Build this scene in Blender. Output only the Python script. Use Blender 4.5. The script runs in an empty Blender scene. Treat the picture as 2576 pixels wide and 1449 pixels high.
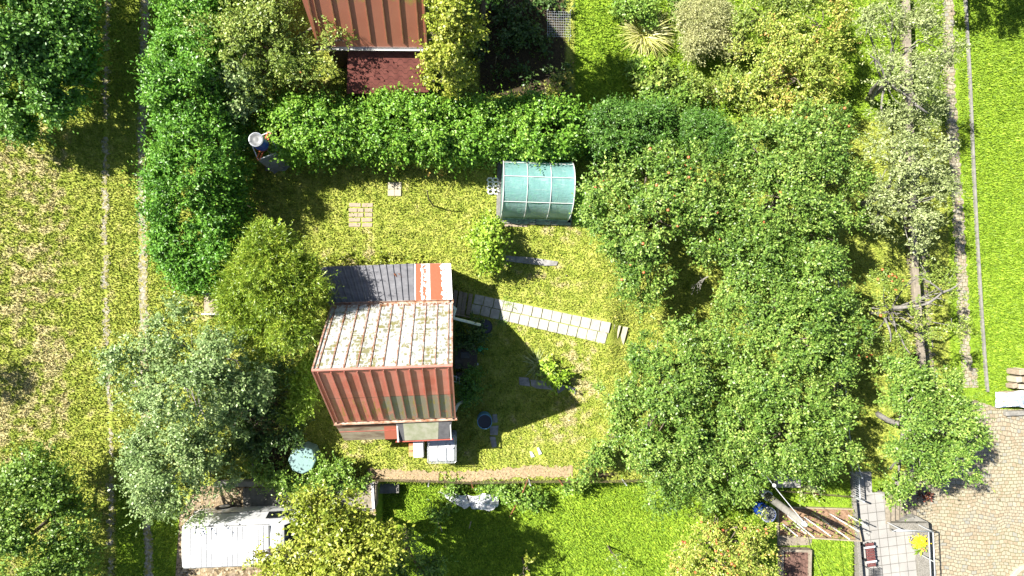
import bpy, math, random
import numpy as np
from mathutils import Vector, Matrix
random.seed(7)
R_ = math.radians
scene = bpy.context.scene
COL = scene.collection
# ------------------------------------------------------------------ camera
F, HC = 1717.0, 26.8            # focal length in photo units (2576 wide), camera height
NX, NY = 1170.0, 760.0          # where straight down falls in the photo
v = np.array([(NX-1288)/F, -(NY-724.5)/F, -1.0]); v /= np.linalg.norm(v)
t_ = np.array([0, 0, -1.0]); a_ = np.cross(v, t_); c_ = v @ t_
K_ = np.array([[0, -a_[2], a_[1]], [a_[2], 0, -a_[0]], [-a_[1], a_[0], 0]])
RC = np.eye(3) + K_ + K_ @ K_/(1+c_)
cam_d = bpy.data.cameras.new('camera'); cam = bpy.data.objects.new('camera', cam_d); COL.objects.link(cam)
cam.matrix_world = Matrix(np.vstack([np.hstack([RC, [[0], [0], [HC]]]), [0, 0, 0, 1]]).tolist())
cam_d.sensor_width = 36; cam_d.lens = 36*F/2576; cam_d.clip_end = 500
scene.camera = cam
# ------------------------------------------------------------------ light
SUN_EL, SUN_TO = 47.0, -23.3    # elevation; heading the shadows fall towards
w = bpy.data.worlds.new('World'); scene.world = w; w.use_nodes = True
nt = w.node_tree; bg = nt.nodes['Background']
sky = nt.nodes.new('ShaderNodeTexSky'); sky.sky_type = 'NISHITA'; sky.sun_disc = False
sky.sun_elevation = R_(SUN_EL)
_az = R_(SUN_TO+180)            # where the sun stands, from +x counter-clockwise
sky.sun_rotation = math.pi/2 - _az
nt.links.new(sky.outputs[0], bg.inputs[0]); bg.inputs[1].default_value = 0.05
sd = bpy.data.lights.new('sun', 'SUN'); sd.energy = 5.0; sd.angle = R_(0.53); sd.color = (1, .955, .87)
sun = bpy.data.objects.new('sun', sd); COL.objects.link(sun)
_sd = Vector((math.cos(R_(SUN_TO))*math.cos(R_(SUN_EL)), math.sin(R_(SUN_TO))*math.cos(R_(SUN_EL)), -math.sin(R_(SUN_EL))))
sun.rotation_euler = _sd.to_track_quat('-Z', 'Y').to_euler(); sun.location = (-15, 8, 25)
vs = scene.view_settings
vs.view_transform = 'Standard'; vs.look = 'None'; vs.exposure = 1.52; vs.gamma = 1
scene.cycles.max_bounces = 6; scene.cycles.transparent_max_bounces = 12

# ------------------------------------------------------------------ where things stand
def P(px, py, z=0.0):           # a point of the photo at a height -> world
    d = RC @ np.array([(px-1288)/F, -(py-724.5)/F, -1.0])
    t = (z-HC)/d[2]
    return np.array([0, 0, HC]) + t*d
def Jv(x, y):                   # ground-plane world -> photo units (arrays)
    q = np.stack([x, y, np.full_like(x, -HC)], -1) @ RC
    return 1288-F*q[..., 0]/q[..., 2], 724.5+F*q[..., 1]/q[..., 2]
def S(a, b, x):
    t = np.clip((x-a)/(b-a), 0, 1); return t*t*(3-2*t)
RET_V = [-400, 580, 722, 867, 948, 1180, 1236, 1240, 1800]
RET_U = [2275, 2304, 2310, 2325, 2331, 2327, 2325, 2240, 2240]
Z_E, Z_LOW, Z_TER, Z_YARD = -0.5, -0.75, -0.8, -1.7
def zpx(u, v):
    u = np.asarray(u, float); v = np.asarray(v, float)
    k = np.exp(-((v-842)/55)**2); z = Z_E*(k*S(1528, 1588, u)+(1-k)*S(1520, 1700, u))
    low = S(1212, 1229, v)*S(946, 954, u)*(1-S(1750, 1900, u))
    z = z*(1-low) + Z_LOW*low
    ter = S(2164, 2170, u)*S(1190, 1196, v)
    z = z*(1-ter) + (Z_TER-.06)*ter
    r = np.interp(v, RET_V, RET_U)
    e = S(-2, 5, u-r)
    return z*(1-e) + Z_YARD*e
def inbox(u, v): return ((u > 430) & (u < 960) & (v > 1205) & (v < 1490)) | ((u > 2140) & (v > 1170))
def gz(x, y):
    x = np.asarray(x, float); y = np.asarray(y, float); u, v = Jv(x, y); return zpx(u, v)+.025*np.sin(x*1.7+np.cos(y*1.3)*2)*np.cos(y*1.9+x*.6)*(u < 2290)*(1-inbox(u, v))
def G(px, py, dz=0.0):          # photo point on the terrain
    z = 0.0
    for _ in range(6):
        p = P(px, py, z); z = float(gz(p[0], p[1]))
    p = P(px, py, z); p[2] = z+dz; return p
def B(px, py): return G(px, py)

# ------------------------------------------------------------------ node materials
class NG:
    def __init__(s, name):
        s.m = bpy.data.materials.new(name); s.m.use_nodes = True
        s.t = s.m.node_tree; s.N = s.t.nodes; s.b = s.N['Principled BSDF']; s.out = s.N['Material Output']
    def n(s, typ, **k):
        o = s.N.new('ShaderNode'+typ)
        for a, b in k.items(): setattr(o, a, b)
        return o
    def set(s, sock, val):
        if isinstance(val, bpy.types.NodeSocket): s.t.links.new(val, sock)
        else:
            if isinstance(val, (tuple, list)) and len(val) == 3 and sock.type == 'RGBA': val = (*val, 1)
            sock.default_value = val
    def obj(s): return s.n('TexCoord').outputs['Object']
    def uv(s): return s.n('TexCoord').outputs['UV']
    def map(s, vec, sc=(1, 1, 1), rot=0, loc=(0, 0, 0)):
        o = s.n('Mapping'); s.set(o.inputs[0], vec); o.inputs['Scale'].default_value = sc; o.inputs['Rotation'].default_value = (0, 0, rot); o.inputs['Location'].default_value = loc
        return o.outputs[0]
    def noise(s, vec, scale, detail=3, rough=.55, dist=0):
        o = s.n('TexNoise'); s.set(o.inputs['Vector'], vec)
        o.inputs['Scale'].default_value = scale; o.inputs['Detail'].default_value = detail; o.inputs['Roughness'].default_value = rough; o.inputs['Distortion'].default_value = dist
        return o.outputs['Fac']
    def noisec(s, vec, scale):
        o = s.n('TexNoise'); s.set(o.inputs['Vector'], vec); o.inputs['Scale'].default_value = scale; return o.outputs['Color']
    def voro(s, vec, scale, feat='F1', out='Distance', rnd=1):
        o = s.n('TexVoronoi', feature=feat); s.set(o.inputs['Vector'], vec); o.inputs['Scale'].default_value = scale; o.inputs['Randomness'].default_value = rnd
        return o.outputs[out]
    def math(s, op, a, b=0.0, clamp=False):
        o = s.n('Math', operation=op, use_clamp=clamp); s.set(o.inputs[0], a); s.set(o.inputs[1], b); return o.outputs[0]
    def rng(s, x, a, b, c=0.0, d=1.0):
        o = s.n('MapRange', interpolation_type='SMOOTHSTEP'); s.set(o.inputs[0], x)
        for i, q in enumerate((a, b, c, d)): o.inputs[1+i].default_value = q
        return o.outputs[0]
    def ramp(s, x, stops):
        o = s.n('ValToRGB'); s.set(o.inputs[0], x); e = o.color_ramp.elements
        while len(e) < len(stops): e.new(.5)
        for q, (p, c) in zip(e, stops): q.position = p; q.color = (*c, 1)
        return o.outputs[0]
    def mix(s, f, a, b, mode='MIX'):
        o = s.n('Mix', data_type='RGBA', blend_type=mode); s.set(o.inputs[0], f); s.set(o.inputs[6], a); s.set(o.inputs[7], b); return o.outputs[2]
    def attr(s, name, out='Fac'):
        o = s.n('Attribute'); o.attribute_name = name; return o.outputs[out]
    def brick(s, vec, bw, bh, c1, c2, cm, mortar=.01, offset=.5, scale=1, smooth=.1):
        o = s.n('TexBrick'); s.set(o.inputs['Vector'], vec); o.offset = offset
        s.set(o.inputs['Color1'], c1); s.set(o.inputs['Color2'], c2); s.set(o.inputs['Mortar'], cm)
        o.inputs['Scale'].default_value = scale; o.inputs['Brick Width'].default_value = bw; o.inputs['Row Height'].default_value = bh
        o.inputs['Mortar Size'].default_value = mortar; o.inputs['Mortar Smooth'].default_value = smooth
        return o.outputs['Color'], o.outputs['Fac']
    def bump(s, h, strength=.4, dist=.02):
        o = s.n('Bump'); o.inputs['Strength'].default_value = strength; o.inputs['Distance'].default_value = dist; s.set(o.inputs['Height'], h)
        s.t.links.new(o.outputs[0], s.b.inputs['Normal'])
    def done(s, col, rough=.7, metal=0.0, spec=.4):
        s.set(s.b.inputs['Base Color'], col); s.set(s.b.inputs['Roughness'], rough); s.b.inputs['Metallic'].default_value = metal
        s.b.inputs['Specular IOR Level'].default_value = spec
        return s.m
def plain(name, c, rough=.6, var=.25, scale=5, c2=None, metal=0.0, bump=.15, spec=.4, str_=None):
    g = NG(name); o = g.obj()
    if str_: o = g.map(o, str_)
    f = g.noise(o, scale, 5, .65)
    c2 = c2 or tuple(x*(1-var) for x in c)
    col = g.mix(g.rng(f, .3, .7), c2, c)
    if bump: g.bump(f, bump, .01)
    return g.done(col, rough, metal, spec)
def leafmat(name, ca, cb, cc, cd=None, trans=.2, rough=.42, spec=.45):
    g = NG(name)
    t = g.attr('tint')
    col = g.ramp(t, [(.08, ca), (.5, cb), (.95, cc)] if cd is None else [(.08, ca), (.45, cb), (.72, cc), (.9, cd)])
    g.done(col, rough, 0, spec)
    tr = g.n('BsdfTranslucent'); g.set(tr.inputs[0], g.mix(1.0, col, (1.0, 1.0, .55), 'MULTIPLY'))
    mx = g.n('MixShader'); mx.inputs[0].default_value = trans
    g.t.links.new(g.b.outputs[0], mx.inputs[1]); g.t.links.new(tr.outputs[0], mx.inputs[2]); g.t.links.new(mx.outputs[0], g.out.inputs[0])
    return g.m
M = {}
def grassmat(name, blades):
    g = NG(name); o = g.obj()
    big = g.noise(o, .55, 4, .6); mid = g.noise(o, 2.3, 4, .62); fine = g.noise(o, 14, 3, .7)
    base = g.ramp(g.math('ADD', g.math('MULTIPLY', mid, .55), g.math('MULTIPLY', fine, .45)),
                  [(.32, (.11, .16, .018)), (.46, (.235, .282, .04)), (.6, (.36, .375, .085)), (.78, (.48, .47, .17))])
    lush = g.ramp(g.math('ADD', g.math('MULTIPLY', mid, .4), g.math('MULTIPLY', fine, .6)),
                  [(.32, (.085, .16, .01)), (.5, (.18, .285, .02)), (.7, (.28, .38, .04)), (.85, (.4, .46, .09))])
    straw = g.ramp(fine, [(.3, (.22, .2, .07)), (.5, (.39, .345, .155)), (.72, (.54, .48, .27))])
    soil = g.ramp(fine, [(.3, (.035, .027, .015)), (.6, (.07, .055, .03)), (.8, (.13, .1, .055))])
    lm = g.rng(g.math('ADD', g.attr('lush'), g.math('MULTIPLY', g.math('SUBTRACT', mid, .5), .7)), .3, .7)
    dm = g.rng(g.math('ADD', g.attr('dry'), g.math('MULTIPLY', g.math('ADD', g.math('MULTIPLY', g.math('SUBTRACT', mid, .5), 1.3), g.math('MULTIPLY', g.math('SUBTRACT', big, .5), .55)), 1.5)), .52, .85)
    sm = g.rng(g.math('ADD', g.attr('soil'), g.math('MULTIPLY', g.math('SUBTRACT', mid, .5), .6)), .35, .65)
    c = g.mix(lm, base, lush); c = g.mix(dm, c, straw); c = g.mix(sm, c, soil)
    if blades:
        c = g.mix(1.0, c, g.ramp(g.attr('tint'), [(0, (.45, .55, .4)), (.5, (1, 1, 1)), (1, (1.55, 1.4, 1.3))]), 'MULTIPLY')
        g.done(c, .6, 0, .3)
    else:
        g.bump(g.math('ADD', fine, mid), .9, .06); g.done(c, .9, 0, .15)
    return g.m
M['blade'] = None; M['ground'] = grassmat('grass_ground', False); M['blade'] = grassmat('grass_blades', True)
M['bark'] = plain('bark', (.2, .16, .12), .9, .6, 14, bump=.5, str_=(1, 1, .3))
M['bark_grey'] = plain('bark_grey', (.24, .225, .2), .9, .5, 12, bump=.5)
M['bark_red'] = plain('bark_red', (.26, .12, .06), .9, .6, 10, bump=.5)
M['conc'] = plain('concrete', (.25, .24, .215), .9, .35, 5, bump=.25)
M['conc_dark'] = plain('concrete_dark', (.22, .21, .19), .9, .5, 4, bump=.3)
M['conc_warm'] = plain('concrete_warm', (.27, .23, .175), .9, .4, 6, bump=.3)
M['slab'] = plain('paving_slab', (.42, .4, .355), .85, .32, 5, bump=.15)
M['slab_pink'] = plain('pinkish_slab', (.36, .29, .21), .9, .3, 9, bump=.3)
M['slab_cream'] = plain('cream_slab', (.42, .38, .28), .9, .2, 6, bump=.2)
M['rock'] = plain('rock', (.3, .29, .28), .9, .5, 5, bump=.5)
M['wood'] = plain('grey_wood', (.32, .26, .2), .85, .5, 6, str_=(1, 12, 4), bump=.3)
M['wood_pale'] = plain('pale_wood', (.36, .3, .21), .8, .35, 6, str_=(12, 1, 4), bump=.3)
M['wood_white'] = plain('white_wood', (.62, .68, .7), .7, .25, 6, bump=.15)
M['wood_dark'] = plain('dark_wood', (.1, .08, .065), .85, .5, 6, bump=.3)
M['maroon'] = plain('maroon_plank', (.16, .055, .05), .55, .35, 8, bump=.15)
M['blue'] = plain('blue_plastic', (.012, .06, .42), .35, .3, 4, bump=.05, spec=.5)
M['paleblue'] = plain('pale_blue_plastic', (.12, .3, .5), .45, .3, 6, bump=.05)
M['black'] = plain('black_plastic', (.02, .022, .025), .45, .4, 5, bump=.05)
M['water'] = plain('dark_water', (.012, .016, .02), .06, .2, 2, bump=.02, spec=.6)
M['lid'] = plain('grey_lid', (.17, .175, .175), .4, .5, 3, bump=.05)
M['galv'] = plain('galvanised', (.5, .52, .54), .4, .2, 10, metal=.25, bump=.05)
M['white_paint'] = plain('white_paint', (.62, .62, .6), .4, .06, 4, bump=.04)
M['van'] = plain('van_paint', (.6, .605, .615), .22, .05, 3, bump=0, spec=.6)
M['glass'] = plain('dark_glass', (.015, .018, .022), .06, .3, 2, bump=0, spec=.8)
M['rubber'] = plain('rubber', (.025, .025, .027), .8, .3, 8)
M['redlens'] = plain('red_lens', (.5, .02, .02), .2, .2, 8, bump=0)
M['amber'] = plain('amber_lens', (.7, .25, .03), .2, .2, 8, bump=0)
M['orange'] = plain('orange_paint', (.62, .13, .035), .5, .3, 6, bump=.05)
M['rust'] = plain('rusty_steel', (.3, .11, .05), .85, .5, 10, bump=.3)
M['brick'] = plain('orange_brick', (.42, .13, .045), .85, .25, 9, bump=.2)
M['plastic_w'] = plain('milky_plastic', (.5, .52, .54), .3, .12, 4, bump=.05, spec=.5)
M['tank'] = plain('tank_plastic', (.2, .31, .3), .4, .15, 4, bump=.05)
M['green_pl'] = plain('green_plastic', (.02, .42, .2), .35, .2, 4, bump=.03)
M['red_paint'] = plain('red_fascia', (.42, .09, .06), .55, .35, 5, bump=.1)
M['gutter'] = plain('gutter_zinc', (.5, .4, .32), .6, .5, 5, c2=(.25, .1, .04), bump=.1)
M['zinc'] = plain('zinc', (.6, .6, .58), .5, .3, 4, bump=.05)
M['wallpale'] = plain('pale_blue_boards', (.55, .62, .65), .75, .2, 5, str_=(1, 9, 1), bump=.2)
M['wallbrown'] = plain('brown_boards', (.16, .08, .05), .8, .4, 5, bump=.2)
M['tarp'] = plain('grey_blue_tarp', (.2, .23, .33), .45, .4, 5, bump=.3)
M['felt_dark'] = plain('dark_felt', (.09, .09, .095), .8, .35, 5, bump=.2)
M['felt_green'] = plain('mossy_felt', (.25, .25, .19), .9, .35, 4, bump=.25, c2=(.17, .185, .11))
M['soilbed'] = plain('brown_soil', (.3, .19, .12), 1, .5, 9, bump=.8, c2=(.15, .085, .05))
M['soildark'] = plain('dark_soil', (.16, .09, .07), 1, .55, 9, bump=.8)
M['apple'] = plain('red_apple', (.62, .06, .05), .35, .35, 20, c2=(.6, .25, .08), bump=0, spec=.5)
M['yellow'] = plain('yellow_petals', (.8, .62, .02), .6, .2, 9, bump=.1)
M['pot'] = plain('grey_pot', (.3, .29, .27), .8, .3, 8)
M['straw'] = plain('straw', (.38, .28, .165), .95, .45, 12, bump=.9)

def painted_metal():
    g = NG('white_weathered_metal'); u = g.uv()
    d = g.n('VectorMath', operation='ADD'); g.set(d.inputs[0], u)
    dn = g.n('VectorMath', operation='MULTIPLY_ADD'); g.set(dn.inputs[0], g.noisec(u, 5)); dn.inputs[1].default_value = (.2, .16, 0); dn.inputs[2].default_value = (-.1, -.08, 0)
    g.set(d.inputs[1], dn.outputs[0]); uu = d.outputs[0]
    sep = g.n('SeparateXYZ'); g.set(sep.inputs[0], u)
    bc, bf = g.brick(uu, .27, .2, (0, 0, 0), (1, 1, 1), (0, 0, 0), .03, .5, 1, .6)
    stroke = g.noise(g.map(u, (8, 3.4, 1)), 1.3, 5, .68)
    stroke2 = g.noise(g.map(u, (4, 22, 1), 0, (3, 5, 0)), 1.0, 4, .7)
    zone = g.noise(u, 1.1, 3, .6)
    worn = g.math('ADD', g.math('ADD', g.math('MULTIPLY', bc, .13), g.math('MULTIPLY', stroke, .7)), g.math('MULTIPLY', zone, .5))
    worn = g.math('ADD', worn, g.math('MULTIPLY', stroke2, .25))
    wm = g.rng(worn, .75, .85)
    fine = g.noise(u, 30, 3, .7)
    bare = g.mix(g.rng(g.noise(u, 2.2, 2), .38, .62), (.17, .175, .13), (.2, .18, .05))
    bare = g.mix(g.math('MULTIPLY', fine, .7), bare, (.2, .19, .12))
    white = g.mix(g.rng(stroke2, .35, .7), (.32, .325, .32), (.58, .58, .57))
    c = g.mix(wm, white, bare)
    fr = g.math('FRACT', g.math('DIVIDE', sep.outputs[0], .394))
    edge = g.math('SUBTRACT', .5, g.math('ABSOLUTE', g.math('SUBTRACT', fr, .5)))
    rust = g.math('ADD', g.noise(g.map(u, (7, 2.4, 1), 0, (9, 1, 0)), 1.3, 5, .7), g.math('MULTIPLY', g.rng(edge, .0, .16, 1, 0), .34))
    rz = g.rng(sep.outputs[0], 1.4, 3.4, .0, .12)
    rm = g.rng(g.math('SUBTRACT', rust, rz), .6, .74)
    c = g.mix(rm, c, g.mix(fine, (.14, .04, .012), (.26, .095, .04)))
    lr = g.rng(sep.outputs[1], .1, .26, 1, 0)
    c = g.mix(g.math('MULTIPLY', lr, g.rng(stroke, .42, .6)), c, (.2, .075, .03))
    lap = g.rng(g.math('ABSOLUTE', g.math('SUBTRACT', sep.outputs[1], 1.9)), .008, .02, .7, 0)
    c = g.mix(lap, c, (.7, .7, .66))
    g.bump(g.math('ADD', wm, fine), .2, .004)
    return g.done(c, .55, 0, .35)
M['roof_white'] = painted_metal()
def red_metal():
    g = NG('red_painted_metal'); u = g.uv()
    sep = g.n('SeparateXYZ'); g.set(sep.inputs[0], u)
    V = sep.outputs[1]; U = sep.outputs[0]
    fr = g.n('TexWhiteNoise', noise_dimensions='1D'); g.set(fr.inputs['W'], g.math('FLOOR', g.math('DIVIDE', g.math('ADD', U, 4.0), .394)))
    red = g.mix(fr.outputs[0], (.6, .16, .11), (.7, .23, .17))
    red = g.mix(g.rng(g.noise(u, 1.4, 4), .35, .7), red, (.72, .28, .21))
    streak = g.noise(g.map(u, (7, .9, 1)), 1.6, 5, .65); n2 = g.noise(u, 1.7, 5, .65); fine = g.noise(u, 26, 3, .7)
    low = g.rng(V, 1.45, 2.6, 0, 1)                       # lower courses have lost more paint
    cx = g.math('MULTIPLY', g.rng(U, 1.3, 1.9), 1.0)
    lowp = g.math('MULTIPLY', g.rng(V, 1.98, 2.02), g.math('MULTIPLY', cx, g.rng(U, 3.9, 4.4, 1, .45)))
    gm = g.rng(g.math('ADD', g.math('MULTIPLY', n2, .9), g.math('MULTIPLY', lowp, .42)), .68, .84)
    c = g.mix(gm, red, g.mix(fine, (.25, .24, .17), (.37, .35, .27)))
    ym = g.rng(g.math('ADD', streak, g.math('MULTIPLY', low, .16)), .66, .8)
    c = g.mix(g.math('MULTIPLY', ym, .75), c, (.36, .3, .05))
    lap = g.rng(g.math('ABSOLUTE', g.math('SUBTRACT', g.math('ADD', V, g.math('MULTIPLY', n2, .04)), 2.02)), .006, .018, .85, 0)
    c = g.mix(lap, c, (.06, .045, .035))
    c = g.mix(g.math('MULTIPLY', fine, .25), c, (.3, .14, .09))
    g.bump(fine, .15, .004)
    return g.done(c, .55, 0, .4)
M['roof_red'] = red_metal()
def mossy_metal():
    g = NG('mossy_red_metal'); u = g.uv()
    sep = g.n('SeparateXYZ'); g.set(sep.inputs[0], u)
    n1 = g.noise(g.map(u, (3, .8, 1)), 1.5, 5, .65); n2 = g.noise(u, 1.1, 4, .6); fine = g.noise(u, 24, 3, .7)
    red = g.mix(n2, (.4, .12, .07), (.5, .2, .13))
    moss = g.mix(g.noise(u, 3, 4), (.3, .24, .05), (.42, .35, .09))
    mm = g.rng(g.math('ADD', g.math('ADD', g.math('MULTIPLY', n1, .6), g.math('MULTIPLY', n2, .5)), g.rng(sep.outputs[1], 3.4, 4.2, 0, -.32)), .4, .6)
    c = g.mix(mm, red, moss)
    lap = g.rng(g.math('ABSOLUTE', g.math('SUBTRACT', sep.outputs[1], 2.0)), .01, .025, .8, 0)
    c = g.mix(lap, c, (.07, .05, .03))
    c = g.mix(g.math('MULTIPLY', fine, .3), c, (.22, .13, .05))
    g.bump(fine, .2, .005)
    return g.done(c, .6, 0, .35)
M['roof_moss'] = mossy_metal()
def shingles():
    g = NG('red_hex_shingles'); u = g.uv()
    s = g.n('SeparateXYZ'); g.set(s.inputs[0], u)
    # zig-zag courses
    tri = g.math('ABSOLUTE', g.math('SUBTRACT', g.math('FRACT', g.math('DIVIDE', s.outputs[0], .36)), .5))
    k = g.math('ADD', g.math('DIVIDE', s.outputs[1], .2), g.math('MULTIPLY', g.rng(tri, .12, .38), .55))
    fk = g.math('FRACT', k)
    line = g.rng(fk, .0, .16, 1, 0)
    wn = g.n('TexWhiteNoise', noise_dimensions='1D'); g.set(wn.inputs['W'], g.math('FLOOR', k))
    n = g.noise(u, 2.5, 4); fine = g.noise(u, 40, 2)
    c = g.mix(g.rng(n, .3, .7), (.085, .024, .018), (.15, .05, .038)); c = g.mix(g.math('MULTIPLY', wn.outputs[0], .3), c, (.13, .04, .034))
    c = g.mix(g.math('MULTIPLY', fine, .35), c, (.16, .07, .06))
    c = g.mix(line, c, (.025, .012, .01))
    g.bump(fk, .5, .012)
    return g.done(c, .9, 0, .2)
M['shingle'] = shingles()
def peel():
    g = NG('peeling_red_white_sheet'); u = g.uv()
    s = g.n('SeparateXYZ'); g.set(s.inputs[0], u)
    W_ = 1.43
    n = g.math('ADD', g.math('MULTIPLY', g.noise(u, 7, 5, .7), .8), .1)
    th = g.n('ValToRGB'); g.set(th.inputs[0], g.math('DIVIDE', s.outputs[0], W_)); th.color_ramp.interpolation = 'LINEAR'
    e = th.color_ramp.elements
    stops = [(0, .2), (.04, .7), (.14, .62), (.19, .42), (.22, .56), (.3, .5), (.36, .2), (.385, .2), (.395, .9), (.55, .9), (.575, .75), (.66, .56), (.72, .4), (.78, .46), (.83, .36), (.86, .2), (1, .2)]
    while len(e) < len(stops): e.new(.5)
    for q, (p, c) in zip(e, stops): q.position = p; q.color = (c, c, c, 1)
    m = g.rng(g.math('SUBTRACT', th.outputs[0], n), .0, .015)
    inner = g.math('MULTIPLY', g.rng(s.outputs[1], .03, .07), g.rng(s.outputs[0], .02, .05))
    c = g.mix(g.math('MULTIPLY', m, inner), g.mix(g.noise(u, 3), (.72, .72, .73), (.8, .79, .78)), g.mix(g.noise(u, 12), (.36, .06, .022), (.46, .09, .04)))
    return g.done(c, .5, 0, .4)
M['peel'] = peel()
def corrugated():
    g = NG('dark_corrugated_sheet'); o = g.obj()
    n = g.noise(g.map(o, (1, 3, 1)), 2.5, 5, .65)
    c = g.ramp(n, [(.3, (.085, .085, .095)), (.6, (.14, .14, .152)), (.8, (.2, .2, .21))])
    return g.done(c, .5, 0, .35)
M['corr'] = corrugated()
def cobbles():
    g = NG('cobblestones'); o = g.obj()
    d = g.n('VectorMath', operation='MULTIPLY_ADD'); g.set(d.inputs[0], g.noisec(o, .8)); d.inputs[1].default_value = (.55, .55, 0); g.set(d.inputs[2], o)
    d2 = g.n('VectorMath', operation='MULTIPLY_ADD'); g.set(d2.inputs[0], g.noisec(o, 4)); d2.inputs[1].default_value = (.075, .075, 0); g.set(d2.inputs[2], d.outputs[0])
    q = g.map(d2.outputs[0], (1, 1, 1), .05)
    c1, f = g.brick(q, .2, .155, (0, 0, 0), (1, 1, 1), (.5, .5, .5), .011, .43, 1, .5)
    n = g.noise(o, 9, 4, .6); big = g.noise(o, .5, 3)
    tone = g.math('ADD', g.math('MULTIPLY', c1, .6), g.math('MULTIPLY', n, .4))
    c = g.ramp(tone, [(.12, (.2, .21, .2)), (.3, (.29, .26, .19)), (.5, (.33, .29, .205)), (.7, (.26, .205, .135)), (.88, (.4, .365, .285))])
    c = g.mix(g.math('MULTIPLY', f, .9), c, g.mix(g.rng(big, .4, .6), (.1, .08, .05), (.11, .11, .035)))
    g.bump(g.math('ADD', g.math('MULTIPLY', g.math('SUBTRACT', 1, f), 1.0), g.math('MULTIPLY', n, .4)), .7, .02)
    return g.done(c, .85, 0, .3)
M['cobble'] = cobbles()
def tiles():
    g = NG('pale_terrace_tiles'); o = g.obj()
    q = g.map(o, (1, 1, 1), R_(-5.5))
    wn = g.noise(o, 1.2, 3)
    c, f = g.brick(q, .37, .37, (.235, .225, .21), (.275, .265, .25), (.07, .065, .055), .012, 0, 1, .1)
    sp = g.noise(o, 45, 2, .8)
    c = g.mix(g.math('MULTIPLY', g.rng(sp, .4, .7), .35), c, (.34, .33, .31))
    c = g.mix(g.math('MULTIPLY', g.rng(wn, .4, .7), .3), c, (.42, .4, .36))
    g.bump(g.math('SUBTRACT', 1, f), .3, .006)
    return g.done(c, .8, 0, .3)
M['tiles'] = tiles()
def aggregate():
    g = NG('exposed_aggregate_concrete'); o = g.obj()
    v = g.voro(o, 34); n = g.noise(o, 3, 4)
    c = g.ramp(v, [(.1, (.3, .28, .25)), (.4, (.18, .17, .145)), (.7, (.09, .085, .07))]); c = g.mix(g.math('MULTIPLY', n, .5), c, (.3, .28, .25))
    g.bump(v, .4, .008)
    return g.done(c, .95, 0, .2)
M['aggr'] = aggregate()
def gravel():
    g = NG('pale_gravel'); o = g.obj()
    v = g.voro(o, 16, out='Color'); n = g.noise(o, 6, 4, .7); d = g.voro(o, 16)
    s = g.n('SeparateColor'); g.set(s.inputs[0], v)
    c = g.ramp(s.outputs[0], [(.1, (.16, .145, .11)), (.5, (.26, .24, .19)), (.9, (.36, .34, .29))])
    c = g.mix(g.rng(n, .42, .62), c, (.24, .22, .05))
    g.bump(d, .6, .02)
    return g.done(c, .95, 0, .2)
M['gravel'] = gravel()
def litter():
    g = NG('leaf_litter'); o = g.obj()
    v = g.voro(o, 12, out='Color'); s = g.n('SeparateColor'); g.set(s.inputs[0], v); n = g.noise(o, 3, 4)
    c = g.ramp(s.outputs[0], [(.1, (.08, .06, .035)), (.4, (.19, .14, .08)), (.7, (.29, .22, .13)), (.95, (.38, .31, .22))])
    c = g.mix(g.rng(n, .5, .7), c, (.24, .19, .13))
    g.bump(g.voro(o, 12), .8, .03)
    return g.done(c, .95, 0, .2)
M['litter'] = litter()
def film():
    g = NG('green_greenhouse_film'); u = g.uv()
    s = g.n('SeparateXYZ'); g.set(s.inputs[0], u)
    wr = g.noise(g.map(u, (1.2, 7, 1)), 1.5, 4, .6, 1.2); wr2 = g.noise(g.map(u, (6, 2.2, 1)), 1.2, 3, .6, .6)
    dirt = g.rng(g.math('ADD', s.outputs[1], g.math('MULTIPLY', wr, .4)), .72, .2, 0, 1)
    c = g.mix(g.rng(s.outputs[1], .3, 2.0), (.42, .58, .53), (.26, .52, .5))
    c = g.mix(g.rng(wr, .52, .75), c, (.5, .68, .66))
    c = g.mix(dirt, c, (.2, .26, .12))
    g.done(c, .35, 0, .5)
    g.bump(g.math('ADD', wr, wr2), .6, .03)
    tr = g.n('BsdfTransparent'); g.set(tr.inputs[0], (.55, .95, .85))
    tl = g.n('BsdfTranslucent'); g.set(tl.inputs[0], c)
    m1 = g.n('MixShader'); m1.inputs[0].default_value = .3
    g.t.links.new(g.b.outputs[0], m1.inputs[1]); g.t.links.new(tl.outputs[0], m1.inputs[2])
    m2 = g.n('MixShader'); m2.inputs[0].default_value = .3
    g.t.links.new(m1.outputs[0], m2.inputs[1]); g.t.links.new(tr.outputs[0], m2.inputs[2]); g.t.links.new(m2.outputs[0], g.out.inputs[0])
    return g.m
M['film'] = film()
def sheet():
    g = NG('crumpled_white_sheet'); o = g.obj()
    n = g.noise(o, 4, 5, .6, 2)
    g.bump(n, 1.0, .1)
    return g.done(g.ramp(n, [(.35, (.42, .44, .46)), (.55, (.75, .76, .77))]), .3, 0, .5)
M['sheet'] = sheet()
def bluesheet():
    g = NG('clear_blue_sheet'); o = g.obj(); n = g.noise(o, 3.5, 4, .6, 2)
    g.bump(n, 1.0, .1)
    return g.done(g.ramp(n, [(.38, (.2, .27, .36)), (.5, (.5, .58, .68)), (.62, (.8, .82, .85))]), .2, 0, .6)
M['bluesheet'] = bluesheet()

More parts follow.
